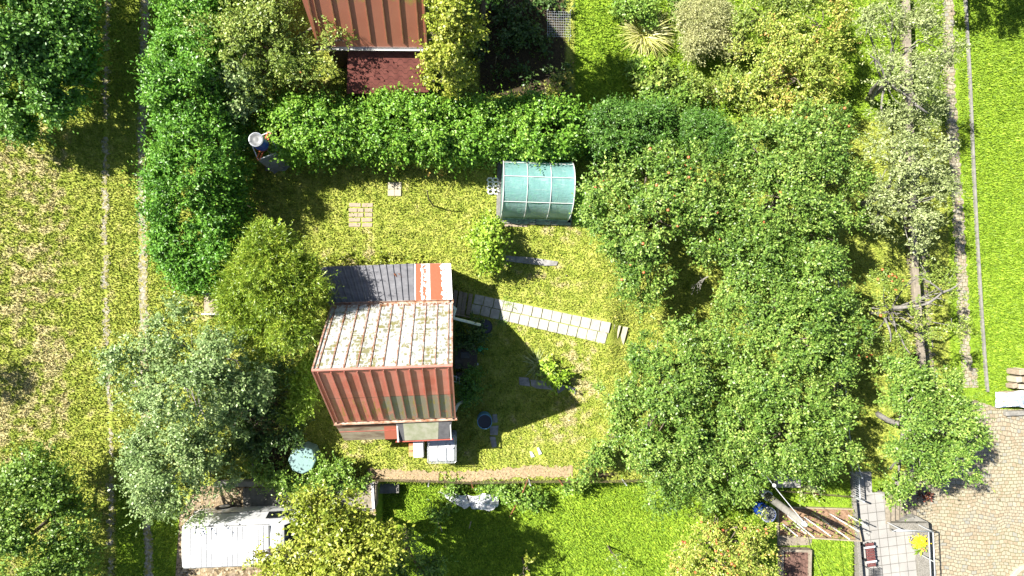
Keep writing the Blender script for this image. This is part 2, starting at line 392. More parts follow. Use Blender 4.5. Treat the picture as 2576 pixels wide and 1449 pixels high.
# ------------------------------------------------------------------ objects and meshes
WL = {}
def tag(o, label=None, cat=None, group=None, kind=None):
    if label: o['label'] = label
    if cat: o['category'] = cat
    if group: o['group'] = group
    if kind: o['kind'] = kind
    return o
def thing(name, label, cat, loc, group=None):
    o = bpy.data.objects.new(name, None); COL.objects.link(o); o.empty_display_size = .2
    o.location = tuple(float(q) for q in loc); WL[o.name] = np.array(loc, float)
    return tag(o, label, cat, group)
def link(me, name, parent, base=None):
    o = bpy.data.objects.new(name, me); COL.objects.link(o)
    if parent is not None:
        o.parent = parent; WL[o.name] = WL[parent.name]
    else:
        o.location = tuple(base); WL[o.name] = np.array(base, float)
    return o
def nrm(a): a = np.asarray(a, float); return a/(np.linalg.norm(a)+1e-12)
class MB:
    def __init__(s): s.v = []; s.f = []; s.uv = []
    def add(s, vs, fs, uv=None):
        k = len(s.v); s.v += [tuple(map(float, q)) for q in vs]; s.f += [tuple(i+k for i in q) for q in fs]
        s.uv += list(uv) if uv is not None else [(q[0], q[1]) for q in vs]
        return s
    def box(s, c, size, rz=0.0, ax=None, bev=0):
        if ax is None: ax = np.array([[math.cos(rz), math.sin(rz), 0], [-math.sin(rz), math.cos(rz), 0], [0, 0, 1]])
        h = np.array(size)/2; c = np.array(c, float)
        vs = [c + (np.array(q)*h) @ ax for q in [(-1,-1,-1),(1,-1,-1),(1,1,-1),(-1,1,-1),(-1,-1,1),(1,-1,1),(1,1,1),(-1,1,1)]]
        return s.add(vs, [(0,3,2,1),(4,5,6,7),(0,1,5,4),(1,2,6,5),(2,3,7,6),(3,0,4,7)])
    def prism(s, poly, z0, z1):             # poly: list of xy (or xyz for the top), ccw
        n = len(poly); bot = [(q[0], q[1], z0) for q in poly]
        top = [(q[0], q[1], (q[2] if len(q) > 2 else z1)) for q in poly]
        a = sum(poly[i][0]*poly[(i+1)%n][1]-poly[(i+1)%n][0]*poly[i][1] for i in range(n))
        if a < 0: bot = bot[::-1]; top = top[::-1]
        return s.add(bot+top, [tuple(range(n))[::-1], tuple(range(n, 2*n))]+[(i, (i+1)%n, n+(i+1)%n, n+i) for i in range(n)])
    def quad(s, a, b, c, d, uv=None): return s.add([a, b, c, d], [(0, 1, 2, 3)], uv)
    def slab4(s, q, th, uv=None):            # four points (ccw from above) with a thickness along their normal
        q = [np.array(x, float) for x in q]; n = nrm(np.cross(q[1]-q[0], q[3]-q[0]))
        lo = [x-n*th for x in q]
        return s.add(q+lo, [(0,1,2,3),(7,6,5,4),(0,4,5,1),(1,5,6,2),(2,6,7,3),(3,7,4,0)], (list(uv)*2) if uv else None)
    def tube(s, pts, rad, n=7, cap=True):
        pts = [np.array(p, float) for p in pts]
        if np.isscalar(rad): rad = [rad]*len(pts)
        vs = []; fs = []
        for i, p in enumerate(pts):
            d = nrm(pts[min(i+1, len(pts)-1)]-pts[max(i-1, 0)])
            a = nrm(np.cross(d, (0, 0, 1) if abs(d[2]) < .95 else (1, 0, 0))); b = np.cross(d, a)
            vs += [p+rad[i]*(a*math.cos(2*math.pi*k/n)+b*math.sin(2*math.pi*k/n)) for k in range(n)]
        for i in range(len(pts)-1):
            fs += [(i*n+k, (i+1)*n+k, (i+1)*n+(k+1)%n, i*n+(k+1)%n) for k in range(n)]
        if cap: fs += [tuple(range(n)), tuple((len(pts)-1)*n+k for k in range(n))[::-1]]
        return s.add(vs, fs)
    def lathe(s, c, prof, n=24, capb=True, capt=True):   # prof: (r, z)
        vs = [(c[0]+r*math.cos(2*math.pi*k/n), c[1]+r*math.sin(2*math.pi*k/n), c[2]+z) for r, z in prof for k in range(n)]
        fs = [(i*n+k, i*n+(k+1)%n, (i+1)*n+(k+1)%n, (i+1)*n+k) for i in range(len(prof)-1) for k in range(n)]
        if capb: fs.append(tuple(range(n))[::-1])
        if capt: fs.append(tuple((len(prof)-1)*n+k for k in range(n)))
        return s.add(vs, fs)
    def ball(s, c, r, n=10, m=6):
        r = np.ones(3)*r
        vs = []; fs = []
        for i in range(m+1):
            a = math.pi*(i/m-.5)
            for k in range(n): b = 2*math.pi*k/n; vs.append((c[0]+r[0]*math.cos(a)*math.cos(b), c[1]+r[1]*math.cos(a)*math.sin(b), c[2]+r[2]*math.sin(a)))
        fs = [(i*n+k, i*n+(k+1)%n, (i+1)*n+(k+1)%n, (i+1)*n+k) for i in range(m) for k in range(n)]
        return s.add(vs, fs)
    def build(s, name, mat, parent=None, smooth=False, bevel=0.0):
        V = np.array(s.v); base = WL[parent.name] if parent is not None else np.array([*((V.min(0)+V.max(0))/2)[:2], V[:, 2].min()])
        me = bpy.data.meshes.new(name); me.from_pydata((V-base).tolist(), [], s.f)
        uvl = me.uv_layers.new(name='UV'); li = np.zeros(len(me.loops), int); me.loops.foreach_get('vertex_index', li)
        uvl.data.foreach_set('uv', np.array(s.uv, float)[li].ravel())
        me.materials.append(mat); me.validate()
        if smooth: me.polygons.foreach_set('use_smooth', [True]*len(me.polygons))
        o = link(me, name, parent, base)
        if bevel:
            b = o.modifiers.new('bevel', 'BEVEL'); b.width = bevel; b.segments = 2; b.limit_method = 'ANGLE'; b.angle_limit = R_(40)
        if smooth and not bevel: pass
        return o
rng = np.random.default_rng(11)
def unit(n, r=rng):
    a = r.normal(size=(n, 3)); return a/np.linalg.norm(a, axis=1)[:, None]
def norml(a): return a/(np.linalg.norm(a, axis=1)[:, None]+1e-9)
def arrmesh(name, V, nv, mat, tint, parent, extra=None):   # V: (N,nv,3) separate faces
    N = len(V); base = WL[parent.name] if parent is not None else np.zeros(3)
    me = bpy.data.meshes.new(name); me.vertices.add(N*nv); me.vertices.foreach_set('co', (V.reshape(-1, 3)-base).astype(np.float32).ravel())
    me.loops.add(N*nv); me.loops.foreach_set('vertex_index', np.arange(N*nv, dtype=np.int32))
    me.polygons.add(N); me.polygons.foreach_set('loop_start', np.arange(0, N*nv, nv, dtype=np.int32))
    a = me.attributes.new('tint', 'FLOAT', 'FACE'); a.data.foreach_set('value', np.clip(tint, 0, 1).astype(np.float32))
    for k, q in (extra or {}).items():
        a = me.attributes.new(k, 'FLOAT', 'FACE'); a.data.foreach_set('value', q.astype(np.float32))
    me.materials.append(mat); me.update(calc_edges=True)
    return link(me, name, parent, base)
def leaves(name, pos, axis, nor, L, W, mat, tint, parent, fold=.12):
    d = norml(axis); n = norml(nor-d*np.sum(nor*d, 1)[:, None]); w_ = np.cross(d, n)
    L = L[:, None]; W = W[:, None]
    V = np.stack([pos, pos+d*L*.5+w_*W*.5+n*L*fold, pos+d*L, pos+d*L*.5-w_*W*.5+n*L*fold], 1)
    return arrmesh(name, V, 4, mat, tint, parent)
def sprays(anchor, out, k, slen, L, W, r, upl=.55, spread=.8, updir=.25, ctint=None):
    """k leaves along each twig; returns leaf arrays"""
    n = len(anchor)
    ax = norml(out*.75+unit(n, r)*.55+np.array([0, 0, updir]))
    t = (np.arange(k)[None, :]+r.random((n, k)))/k
    ln = slen*(.6+.8*r.random((n, 1)))*(1+1.1*(r.random((n, 1)) < .16))
    pos = anchor[:, None]+ax[:, None]*(t*ln)[..., None]+unit(n*k, r).reshape(n, k, 3)*slen*.12
    dirv = ax[:, None]*.55+unit(n*k, r).reshape(n, k, 3)*spread
    nor = np.array([0, 0, upl*.8])+out[:, None]*.75+unit(n*k, r).reshape(n, k, 3)*.5
    ct = r.random((n, 1)) if ctint is None else ctint[:, None]*.6+r.random((n, 1))*.4; ti = (ct*.55+r.random((n, k))*.45)
    return pos.reshape(-1, 3), dirv.reshape(-1, 3), nor.reshape(-1, 3), L*(.55+.9*r.random(n*k)), W*(.6+.8*r.random(n*k)), ti.ravel()
def lumpy(u, r, k=9, amp=.16):
    s = np.zeros(len(u))
    for _ in range(k):
        a = r.normal(size=3)*2.6; s += np.cos(u @ a+r.random()*6.28)
    return 1+amp*s/math.sqrt(k/2)
def clumps(cen, out, rc, per, r, flat=.85):
    """sprays on the outer side of small leaf clumps"""
    n = len(cen); rep_ = np.maximum(2, (per*(rc/.3)**2*(.6+.8*r.random(n))).astype(int)); idx = np.repeat(np.arange(n), rep_)
    u = unit(len(idx), r)+out[idx]*.75+np.array([0, 0, .25]); u = norml(u)
    rad = rc[idx]*(1-.45*r.random(len(idx))**1.5)*lumpy(u, r, 6, .2)
    return cen[idx]+u*rad[:, None]*np.array([1, 1, flat]), norml(u+out[idx]*.35), idx
def crown_pts(lobes, dens, r, bottom=-.35, flat=.8, inner=.38, amp=.17):
    cs = np.array([l[:3] for l in lobes]); rs = np.array([l[3] for l in lobes])
    A = []; O = []; T = []
    for i, l in enumerate(lobes):
        c, q = cs[i], rs[i]; n = max(4, int(15*(q/.9)**1.7*dens/190*(.9/.42)**.3))
        n = int(n*.66)
        u = unit(n*3, r); u = u[u[:, 2] > bottom][:n]
        rc = np.minimum(.15+.33*r.random(len(u))**1.4, q*.6)
        rad = q*.96*lumpy(u, r, amp=amp)*(1-1.2*inner*r.random(len(u))**1.4)-rc*.75
        p = c+u*rad[:, None]*np.array([1, 1, flat])
        ok = np.ones(len(p), bool)
        for j in range(len(lobes)):
            if j != i: ok &= np.linalg.norm((p-cs[j])/np.array([1, 1, flat]), axis=1) > rs[j]*.5
        p, u, rc = p[ok], u[ok], rc[ok]
        if not len(p): continue
        a, o, idx = clumps(p, u, rc, 34*dens/190, r); ct = np.clip(r.random(len(p))*.75+.25*r.random(), 0, 1)
        A.append(a); O.append(o); T.append(ct[idx])
    return np.concatenate(A), np.concatenate(O), np.concatenate(T)
def limb(mb, a, b, r0, r1, r, bend=.15, n=4):
    a = np.array(a, float); b = np.array(b, float); L = np.linalg.norm(b-a)
    ts = np.linspace(0, 1, n+1); mid = unit(1, r)[0]*L*bend
    pts = [a+(b-a)*t+mid*math.sin(math.pi*t) for t in ts]
    mb.tube(pts, [r0+(r1-r0)*t for t in ts], 6); return pts
def _l(n, a, b, c, s=1.0, **k): return leafmat(n, *(tuple(min(.8, x*s) for x in q) for q in (a, b, c)), **k)
LM = {
 'laurel': _l('hedge_leaf', (.035, .11, .012), (.11, .28, .024), (.24, .44, .055)),
 'light': _l('light_hedge_leaf', (.055, .15, .014), (.16, .34, .03), (.34, .5, .075)),
 'maple': _l('maple_leaf', (.045, .12, .016), (.12, .27, .038), (.25, .42, .08)),
 'apple': _l('apple_leaf', (.03, .08, .012), (.15, .27, .038), (.45, .55, .13)),
 'maple2': _l('broad_leaf', (.06, .13, .016), (.16, .28, .04), (.34, .46, .09)),
 'apple_y': _l('yellowing_apple_leaf', (.085, .14, .02), (.22, .31, .05), (.46, .49, .13)),
 'apple_or': leafmat('orange_tinged_leaf', (.1, .16, .02), (.28, .37, .05), (.5, .5, .12), (.6, .3, .1)),
 'grey': _l('grey_green_leaf', (.11, .15, .045), (.3, .36, .13), (.54, .57, .31)),
 'grey2': _l('blue_green_leaf', (.09, .15, .045), (.23, .34, .11), (.46, .54, .24)),
 'deep': _l('deep_green_leaf', (.03, .09, .012), (.09, .21, .028), (.2, .34, .06)),
 'gold': _l('golden_thuja_leaf', (.07, .15, .012), (.23, .34, .028), (.48, .52, .07)),
 'lime': _l('lime_leaf', (.1, .2, .014), (.27, .42, .035), (.48, .57, .1)),
 'walnut': _l('yellow_green_leaf', (.1, .15, .01), (.28, .34, .034), (.58, .55, .12)),
 'cream': _l('variegated_leaf', (.22, .26, .09), (.5, .5, .22), (.72, .7, .44)),
 'pampas': _l('pampas_blade', (.28, .32, .06), (.54, .54, .15), (.7, .66, .32)),
 'herb': _l('herb_leaf', (.07, .15, .016), (.18, .32, .045), (.36, .47, .09)),
 'hosta': _l('hosta_leaf', (.09, .17, .03), (.22, .31, .055), (.46, .48, .13)),
 'dkherb': _l('dark_herb_leaf', (.03, .07, .014), (.07, .14, .028), (.16, .22, .055)),
 'red': _l('dark_red_leaf', (.06, .015, .012), (.2, .05, .03), (.4, .2, .1)),
}
def zpick(px, py, z): return P(px, py, z)
def tree(name, label, cat, base, lobes, lm, seed, dens=170, k=11, slen=.3, L=.085, W=.05, bark='bark', group=None, r0=.11,
         flat=.8, bottom=-.35, inner=.38, amp=.17, crown='crown', trunk='trunk', fruit=0, updir=.25, upl=.55, bare=0, spread=.8, extra_branches=()):
    """lobes in photo units: (px, py, radius px, height of the lobe's centre)"""
    r = np.random.default_rng(seed)
    b = B(*base); W_ = []
    for (px, py, rp, z) in lobes:
        q = P(px, py, z+b[2]); W_.append((*q, rp*(HC-z-b[2])/F))
    root = thing(name, label, cat, b, group)
    A, O, CT = crown_pts(W_, dens, r, bottom, flat, inner, amp)
    sp = sprays(A, O, k, slen, L*1.12, W*1.15, r, upl, spread, updir, CT)
    leaves(crown, sp[0], sp[1], sp[2], sp[3], sp[4], LM[lm], sp[5], root)
    mb = MB(); top = np.array(W_)[:, :3].mean(0)
    fork = b+(top-b)*.42; fork[2] = b[2]+(top[2]-b[2])*.5
    limb(mb, b-np.array([0, 0, .1]), fork, r0*1.25, r0*.85, r, .06)
    for q in W_:
        pts = limb(mb, fork, np.array(q[:3]), r0*.6, r0*.25, r, .12)
        m = max(3, int(q[3]*3))
        for _ in range(m):
            u = unit(1, r)[0]; u[2] = abs(u[2])*.7
            limb(mb, pts[r.integers(2, 5)], np.array(q[:3])+u*q[3]*.85*np.array([1, 1, flat]), r0*.22, .012, r, .1, 3)
    for (x0, y0, z0, x1, y1, z1, ra) in extra_branches:
        limb(mb, P(x0, y0, z0+b[2]), P(x1, y1, z1+b[2]), ra, ra*.4, r, .1, 5)
    mb.build(trunk, M[bark], root, smooth=True)
    if fruit:
        me = None
        idx = r.permutation(np.where(O[:, 2] > .25)[0])[:fruit]
        for i in idx:
            p = A[i]+O[i]*.16+np.array([0, 0, .05])
            if me is None:
                fm = MB(); fm.ball((0, 0, 0), .052, 8, 6); V = fm.v
                me = bpy.data.meshes.new('apple'); me.from_pydata(V, [], fm.f); me.materials.append(M['apple']); me.validate()
                me.polygons.foreach_set('use_smooth', [True]*len(me.polygons))
            o = bpy.data.objects.new('apple', me); COL.objects.link(o); o.parent = root; o.location = tuple(p-b)
    return root
# ------------------------------------------------------------------ ground
def grid_axis(a, b, st, far):
    return np.concatenate([[-far, -far*.6, a-8, a-3], np.arange(a, b+1e-6, st), [b+3, b+8, far*.6, far]])
def ell(u, v, cx, cy, rx, ry): return np.exp(-(((u-cx)/rx)**2+((v-cy)/ry)**2))
DRY = [(90, 400, 150, 70, .5), (60, 560, 150, 110, .5), (90, 700, 120, 60, .35), (150, 900, 110, 150, .55), (70, 1050, 100, 90, .55), (30, 800, 60, 60, .3),
       (880, 640, 70, 30, .4), (1420, 580, 70, 25, .34), (1390, 700, 90, 40, .34), (1330, 810, 90, 30, .25), (1440, 905, 60, 70, .36), (1450, 1010, 50, 90, .36), (1390, 1090, 80, 40, .3),
       (915, 1110, 40, 25, .4), (520, 770, 90, 40, .5), (2075, 1195, 50, 30, .45), (2510, 810, 20, 8, .5), (1000, 690, 120, 30, .15), (900, 590, 60, 90, .1), (1120, 1150, 200, 30, .15), (2310, 800, 30, 200, .4), (2520, 330, 25, 8, .4), (1550, 1290, 60, 40, .35),
       (1690, 1370, 40, 60, .3)]
def masks(u, v):
    left = 1-S(345, 380, u)
    dry = .26+.0*u
    dry = np.where(u < 380, .47, dry)
    dry -= left*.28*np.exp(-((u-215)/45)**2)
    dry -= .16*S(270, 285, u)*(1-S(340, 350, u))
    for cx, cy, rx, ry, a in DRY: dry = dry+a*(.45 if cx < 300 else 1)*ell(u, v, cx, cy, rx, ry)
    lush = np.zeros_like(u)
    lush = np.maximum(lush, S(1195, 1230, v)*S(930, 960, u)*(1-S(1690, 1760, u)*.25)*.95)
    lush = np.maximum(lush, S(1430, 1460, u)*(1-S(260, 330, v))*.95)
    lush = np.maximum(lush, S(2440, 2475, u)*.8)
    lush = np.maximum(lush, S(1850, 1950, u)*S(1195, 1240, v)*.9)
    lush = np.maximum(lush, .35*S(1600, 1700, u))
    lush = np.maximum(lush, .75*S(280, 300, u)*(1-S(440, 470, u))*S(1150, 1250, v))
    lush = np.maximum(lush, .45*(1-S(250, 420, v))*(1-S(380, 400, u)))
    dry = dry-lush*.34
    soil = np.zeros_like(u)
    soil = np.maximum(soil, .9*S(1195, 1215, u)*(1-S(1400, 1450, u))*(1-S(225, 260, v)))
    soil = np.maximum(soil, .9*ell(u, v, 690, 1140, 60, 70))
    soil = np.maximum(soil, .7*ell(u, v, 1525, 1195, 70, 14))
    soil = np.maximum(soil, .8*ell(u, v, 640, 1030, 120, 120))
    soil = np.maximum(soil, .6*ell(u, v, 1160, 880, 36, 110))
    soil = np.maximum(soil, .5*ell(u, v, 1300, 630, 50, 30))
    soil = np.maximum(soil, .6*S(2100, 2130, u)*(1-S(2140, 2150, u))*S(600, 640, v)*(1-S(1150, 1190, v)))
    pass
    return dry, lush, soil
gx = grid_axis(-21, 25.5, .16, 120); gy = grid_axis(-14, 15, .16, 120)
X, Y = np.meshgrid(gx, gy, indexing='xy'); Xf, Yf = X.ravel(), Y.ravel(); u_, v_ = Jv(Xf, Yf)
Zf = gz(Xf, Yf)
_r = np.random.default_rng(3)
nxg, nyg = len(gx), len(gy); ii = np.arange(nxg*nyg).reshape(nyg, nxg)
fc = np.stack([ii[:-1, :-1], ii[:-1, 1:], ii[1:, 1:], ii[1:, :-1]], -1).reshape(-1, 4)
gm = bpy.data.meshes.new('ground'); gm.from_pydata(np.stack([Xf, Yf, Zf], 1).tolist(), [], fc.tolist())
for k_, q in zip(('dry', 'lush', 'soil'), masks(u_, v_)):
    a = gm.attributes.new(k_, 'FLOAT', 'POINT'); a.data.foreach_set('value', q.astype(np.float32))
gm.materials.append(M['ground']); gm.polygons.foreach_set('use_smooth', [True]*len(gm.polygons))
go = bpy.data.objects.new('ground', gm); COL.objects.link(go); tag(go, kind='structure'); WL['ground'] = np.zeros(3)

def inpoly(u, v, poly):
    ins = np.zeros(u.shape, bool); n = len(poly)
    for i in range(n):
        x0, y0 = poly[i]; x1, y1 = poly[(i+1) % n]
        c = ((y0 > v) != (y1 > v)) & (u < (x1-x0)*(v-y0)/((y1-y0)+1e-9)+x0); ins ^= c
    return ins
NOGRASS = [[(2164, 1190), (2228, 1190), (2228, 1250), (2262, 1250), (2262, 1275), (2345, 1270), (2395, 1225), (2480, 1125), (2525, 1022), (2600, 1045), (2900, 1045), (2900, 1600), (2164, 1600)],
           [(470, 1215), (955, 1205), (960, 1285), (720, 1290), (720, 1449), (440, 1449), (450, 1300)],
           [(828, 690), (1142, 690), (1142, 1075), (835, 1075)],
           [(1165, 735), (1190, 735), (1545, 808), (1585, 822), (1575, 868), (1500, 858), (1190, 785)],
           [(1950, 1275), (2150, 1275), (2152, 1350), (2040, 1350), (2040, 1500), (1950, 1500)], [(1262, 415), (1425, 420), (1425, 555), (1262, 545)],
           [(885, 180), (1075, 180), (1075, 240), (885, 240)], [(830, 0), (1090, 0), (1090, 190), (830, 190)]]
def track_x(v, k): 
    if k == 0: return np.interp(v, [-200, 0, 300, 450, 700, 900, 1150, 1449, 1700], [271, 270, 266, 265, 264, 272, 281, 277, 277])
    return np.interp(v, [-200, 0, 300, 450, 800, 1040, 1300, 1449, 1700], [366, 365, 358, 358, 362, 366, 371, 376, 378])
SLABS = [[(975, 458), (1011, 458), (1011, 495), (975, 495)], [(1270, 642), (1406, 652), (1402, 671), (1270, 660)], [(1268, 556), (1328, 556), (1327, 573), (1268, 573)], [(1302, 946), (1450, 970), (1448, 994), (1305, 972)], [(1236, 1040), (1254, 1040), (1256, 1128), (1230, 1128)], [(1328, 1124), (1366, 1124), (1366, 1152), (1328, 1152)], [(1195, 1045), (1243, 1045), (1243, 1082), (1195, 1082)], [(1518, 808), (1586, 820), (1578, 872), (1510, 862)], [(1942, 1190), (2010, 1190), (2010, 1224), (1942, 1224)], [(1225, 445), (1256, 445), (1256, 495), (1225, 495)]]
THIN = [[(876, 509), (940, 509), (940, 574), (876, 574)], [(925, 1178), (1000, 1180), (1130, 1186), (1250, 1180), (1440, 1172), (1440, 1200), (1250, 1207), (1130, 1213), (925, 1206)]]
_n = 520000
bu = rng.uniform(-40, 2760, _n); bv = rng.uniform(-60, 1500, _n)
keep = np.ones(_n, bool)
for pl in THIN: keep &= ~(inpoly(bu, bv, pl) & (rng.random(_n) < (.92 if pl is THIN[0] else .45)))
for pl in NOGRASS+SLABS: keep &= ~inpoly(bu, bv, pl)
for k_, hw in ((0, 5), (1, 10)): keep &= ~((np.abs(bu-track_x(bv, k_)) < hw*(.6+.7*rng.random(_n))))
_d, _l, _s = masks(bu, bv)
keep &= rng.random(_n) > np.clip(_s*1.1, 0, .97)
keep &= ~((np.abs(bu-np.interp(bv, [-50, 325, 728, 985], [2460, 2475, 2499, 2516])) < 15) & (rng.random(_n) < .93))
_d = np.where(inpoly(bu, bv, THIN[1]), 2.2, _d)
bu, bv, _d, _l = bu[keep], bv[keep], _d[keep], _l[keep]; nb = len(bu)
d3 = np.stack([(bu-1288)/F, -(bv-724.5)/F, -np.ones(nb)], 1) @ RC.T
px_ = d3[:, 0]*(-HC/d3[:, 2]); py_ = d3[:, 1]*(-HC/d3[:, 2])
pz_ = gz(px_, py_)
base_ = np.stack([px_, py_, pz_], 1)
an = rng.random(nb)*6.283; lean = .25+.75*rng.random(nb); hh = (.04+.05*rng.random(nb))*(1+.4*_l); ww = .012+.015*rng.random(nb)
dirv = np.stack([np.cos(an)*lean, np.sin(an)*lean, np.ones(nb)], 1)*hh[:, None]; sid = np.stack([-np.sin(an), np.cos(an), np.zeros(nb)], 1)*ww[:, None]
V = np.stack([base_-sid, base_+sid, base_+dirv+sid*.3, base_+dirv-sid*.3], 1)
gb = arrmesh('grass', V, 4, M['blade'], rng.random(nb), None, {'dry': _d, 'lush': _l, 'soil': np.zeros(nb)}); tag(gb, 'short mown grass of yellow-green lawns and field', 'grass', kind='stuff')

def ribbon(name, pts, mat, wl, wr, dz=.012, jag=.5, kind='structure', seed=1):
    """pts: photo points on the terrain; wl/wr half widths in photo units; jagged edges"""
    r = np.random.default_rng(seed); pts = np.array(pts, float)
    seg = np.concatenate([[0], np.cumsum(np.linalg.norm(np.diff(pts, axis=0), axis=1))]); m = int(seg[-1]/5)+2
    s = np.linspace(0, seg[-1], m); c = np.stack([np.interp(s, seg, pts[:, i]) for i in (0, 1)], 1)
    tg = norml(np.hstack([np.gradient(c, axis=0), np.zeros((m, 1))]))[:, :2]; nn = np.stack([-tg[:, 1], tg[:, 0]], 1)
    a = c+nn*(wl*(1+jag*(r.random(m)-.5)*1.6))[:, None]; b = c-nn*(wr*(1+jag*(r.random(m)-.5)*1.6))[:, None]
    mb = MB(); vs = []
    for i in range(m): vs += [G(*a[i], dz), G(*b[i], dz)]
    mb.add(vs, [(2*i, 2*i+1, 2*i+3, 2*i+2) for i in range(m-1)])
    for i, f_ in enumerate(mb.f):      # face up
        p = [np.array(mb.v[k]) for k in f_]
        if np.cross(p[1]-p[0], p[2]-p[0])[2] < 0: mb.f[i] = f_[::-1]
    o = mb.build(name, mat); tag(o, kind=kind); return o
rq = np.random.default_rng(14); q0 = -40
while q0 < 1490:
    q1 = q0+rq.uniform(60, 190); sg = np.arange(q0, q1, 12); 
    ribbon('track_rut', [(track_x(q, 0)+2.5*math.sin(q*.05), q) for q in sg], M['gravel'], rq.uniform(4.5, 8), rq.uniform(4.5, 8), .02, 1.1, seed=int(q0)+99)
    q0 = q1+rq.uniform(5, 45)
ribbon('track_rut', [(track_x(q, 1)+1.5*math.sin(q*.033), q) for q in np.arange(-40, 1500, 12)], M['gravel'], 10.5, 10.5, .022, .5, seed=5)
ribbon('stone_path', [(2384, -30), (2386, 200), (2397, 350), (2410, 550), (2420, 730), (2427, 870), (2436, 975)], M['cobble'], 14, 14, .02, .35, seed=6)
ribbon('dirt_path', [(2318, 540), (2326, 700), (2334, 860), (2345, 980)], M['conc_warm'], 10, 10, .016, .9, seed=7)
st = ribbon('dry_grass_strip', [(925, 1192), (1000, 1194), (1130, 1200), (1250, 1193), (1340, 1184), (1440, 1186)], M['straw'], 14, 13, .04, .4, kind='stuff', seed=8)
tag(st, 'strip of dry raked straw coloured grass along the wire fence', 'dry grass')

# ------------------------------------------------------------------ the red and white cabin
def frame(c, a):
    ca, sa = math.cos(a), math.sin(a)
    return lambda x, y, z: np.array([c[0]+x*ca-y*sa, c[1]+x*sa+y*ca, z])
T = frame((-2.5, -2.1), R_(1.6)); CR = R_(1.6)
cab = thing('cabin', 'steep roofed garden cabin with one white flaking metal slope and one red slope', 'cabin', (-2.5, -2.1, 0))
HE, HR, YE, RX, RY = 2.5, 5.76, 2.04, 2.12, .1
body = MB(); x0, x1, y0, y1 = -1.95, 1.98, -1.8, 1.8
hw = HE+(1.8-2.04)*0-.12
prof = [(y0, 0), (y1, 0), (y1, HE+.25), (RY, HR-.16), (y0, HE+.25)]
vs = [T(x0, y, z) for y, z in prof]+[T(x1, y, z) for y, z in prof]
body.add(vs, [(0, 1, 2, 3, 4), (9, 8, 7, 6, 5)]+[(i, 5+i, 5+(i+1) % 5, (i+1) % 5) for i in range(5)])
body.build('wall', M['wallpale'], cab)
def slope(name, mat, t, xl, xr, ye, he, yr, hr, parent, pitch, off, first, seam_h=.05, seam_w=.028, fromridge=True, seam_mat=None, fl=0.0):
    L = math.hypot(yr-ye, hr-he); mb = MB()
    if yr > ye: q = [t(xl, ye, he), t(xr, ye, he), t(xr, yr, hr), t(xl, yr, hr)]; vv = [L, L, 0, 0]; uu = [xl, xr, xr, xl]
    else: q = [t(xl, yr, hr), t(xr, yr, hr), t(xr, ye, he), t(xl, ye, he)]; vv = [0, 0, L, L]; uu = [xl, xr, xr, xl]
    if yr > ye: q[3] = t(xl-fl, yr, hr); uu = [xl, xr, xr, xl-fl]
    if not fromridge: vv = [L-k for k in vv]
    mb.slab4(q, .03, [(a-first, b) for a, b in zip(uu, vv)])
    o = mb.build(name, mat, parent)
    n = nrm(np.cross(q[1]-q[0], q[3]-q[0])); sb = MB(); x = first
    while x < xr-.04:
        a, b = t(x, ye+(yr-ye)*.035, he+(hr-he)*.035)+n*(seam_h/2+.002), t(x, yr-(yr-ye)*.02, hr-(hr-he)*.02)+n*(seam_h/2+.002)
        d = nrm(b-a); e = np.cross(n, d); c = (a+b)/2
        k = len(sb.v); sb.box(c, (np.linalg.norm(b-a), seam_w, seam_h), ax=np.array([d, e, n]))
        for i in range(k, len(sb.v)): sb.uv[i] = (0.0, (i-k) % 8 > 3 and .5 or L-.6)
        x += pitch
    for xx in (xl+.02, xr-.02):         # verge trims
        a, b = t(xx, ye, he)+n*.02, t(xx, yr, hr)+n*.02; d = nrm(b-a); e = np.cross(n, d)
        k = len(sb.v); sb.box((a+b)/2, (np.linalg.norm(b-a), .05, .045), ax=np.array([d, e, n]))
        for i in range(k, len(sb.v)): sb.uv[i] = (.0, .7)
    sb.build('standing_seam', seam_mat or mat, o)
    return o
M['seam_red'] = plain('red_seam_metal', (.5, .2, .15), .5, .3, 4, bump=.1)
M['seam_white'] = plain('worn_white_seam', (.5, .4, .33), .6, .55, 5, c2=(.24, .09, .05), bump=.1)
o = slope('white_roof_slope', M['roof_white'], T, -RX, RX, YE, HE, RY+.005, HR, cab, .394, 0, -RX+.165, .026, .018, False, M['seam_white'])
o['label'] = 'white painted roof slope flaking to grey, olive and rust'
o = slope('red_roof_slope', M['roof_red'], T, -RX, RX, -YE, HE, RY-.005, HR, cab, .394, 0, -RX+.165, .045, .026, True, M['seam_red'])
o['label'] = 'faded red roof slope with grey bare patches'
mb = MB(); mb.tube([T(-RX, RY, HR+.01), T(RX, RY, HR+.01)], .045, 8); mb.build('ridge_cap', M['seam_red'], cab)
def gutter(name, t, xl, xr, y, z, sgn, parent, mat):
    mb = MB(); pr = [(0, .07), (.0, -.01), (.05, -.03), (.1, -.01), (.115, .055), (.125, .055), (.11, -.02), (.05, -.045), (-.01, -.02), (-.012, .07)]
    a = [t(xl, y+sgn*p, z+q) for p, q in pr]; b = [t(xr, y+sgn*p, z+q) for p, q in pr]; n = len(pr)
    mb.add(a+b, [(i, (i+1) % n, n+(i+1) % n, n+i) if sgn > 0 else (i, n+i, n+(i+1) % n, (i+1) % n) for i in range(n)]+[tuple(range(n)), tuple(range(n, 2*n))[::-1]])
    return mb.build(name, mat, parent)
g1 = gutter('gutter', T, -RX-.02, RX+.03, YE-.02, HE-.06, 1, cab, M['gutter'])
g2 = gutter('gutter', T, -RX-.02, RX+.05, -YE+.02, HE-.06, -1, cab, M['gutter'])
for g_, yy in ((g1, YE+.035), (g2, -YE-.035)):
    mb = MB(); mb.lathe(T(RX-.08, yy, HE-.085), [(.045, 0), (.045, .02)], 14); mb.build('outlet', M['black'], g_)
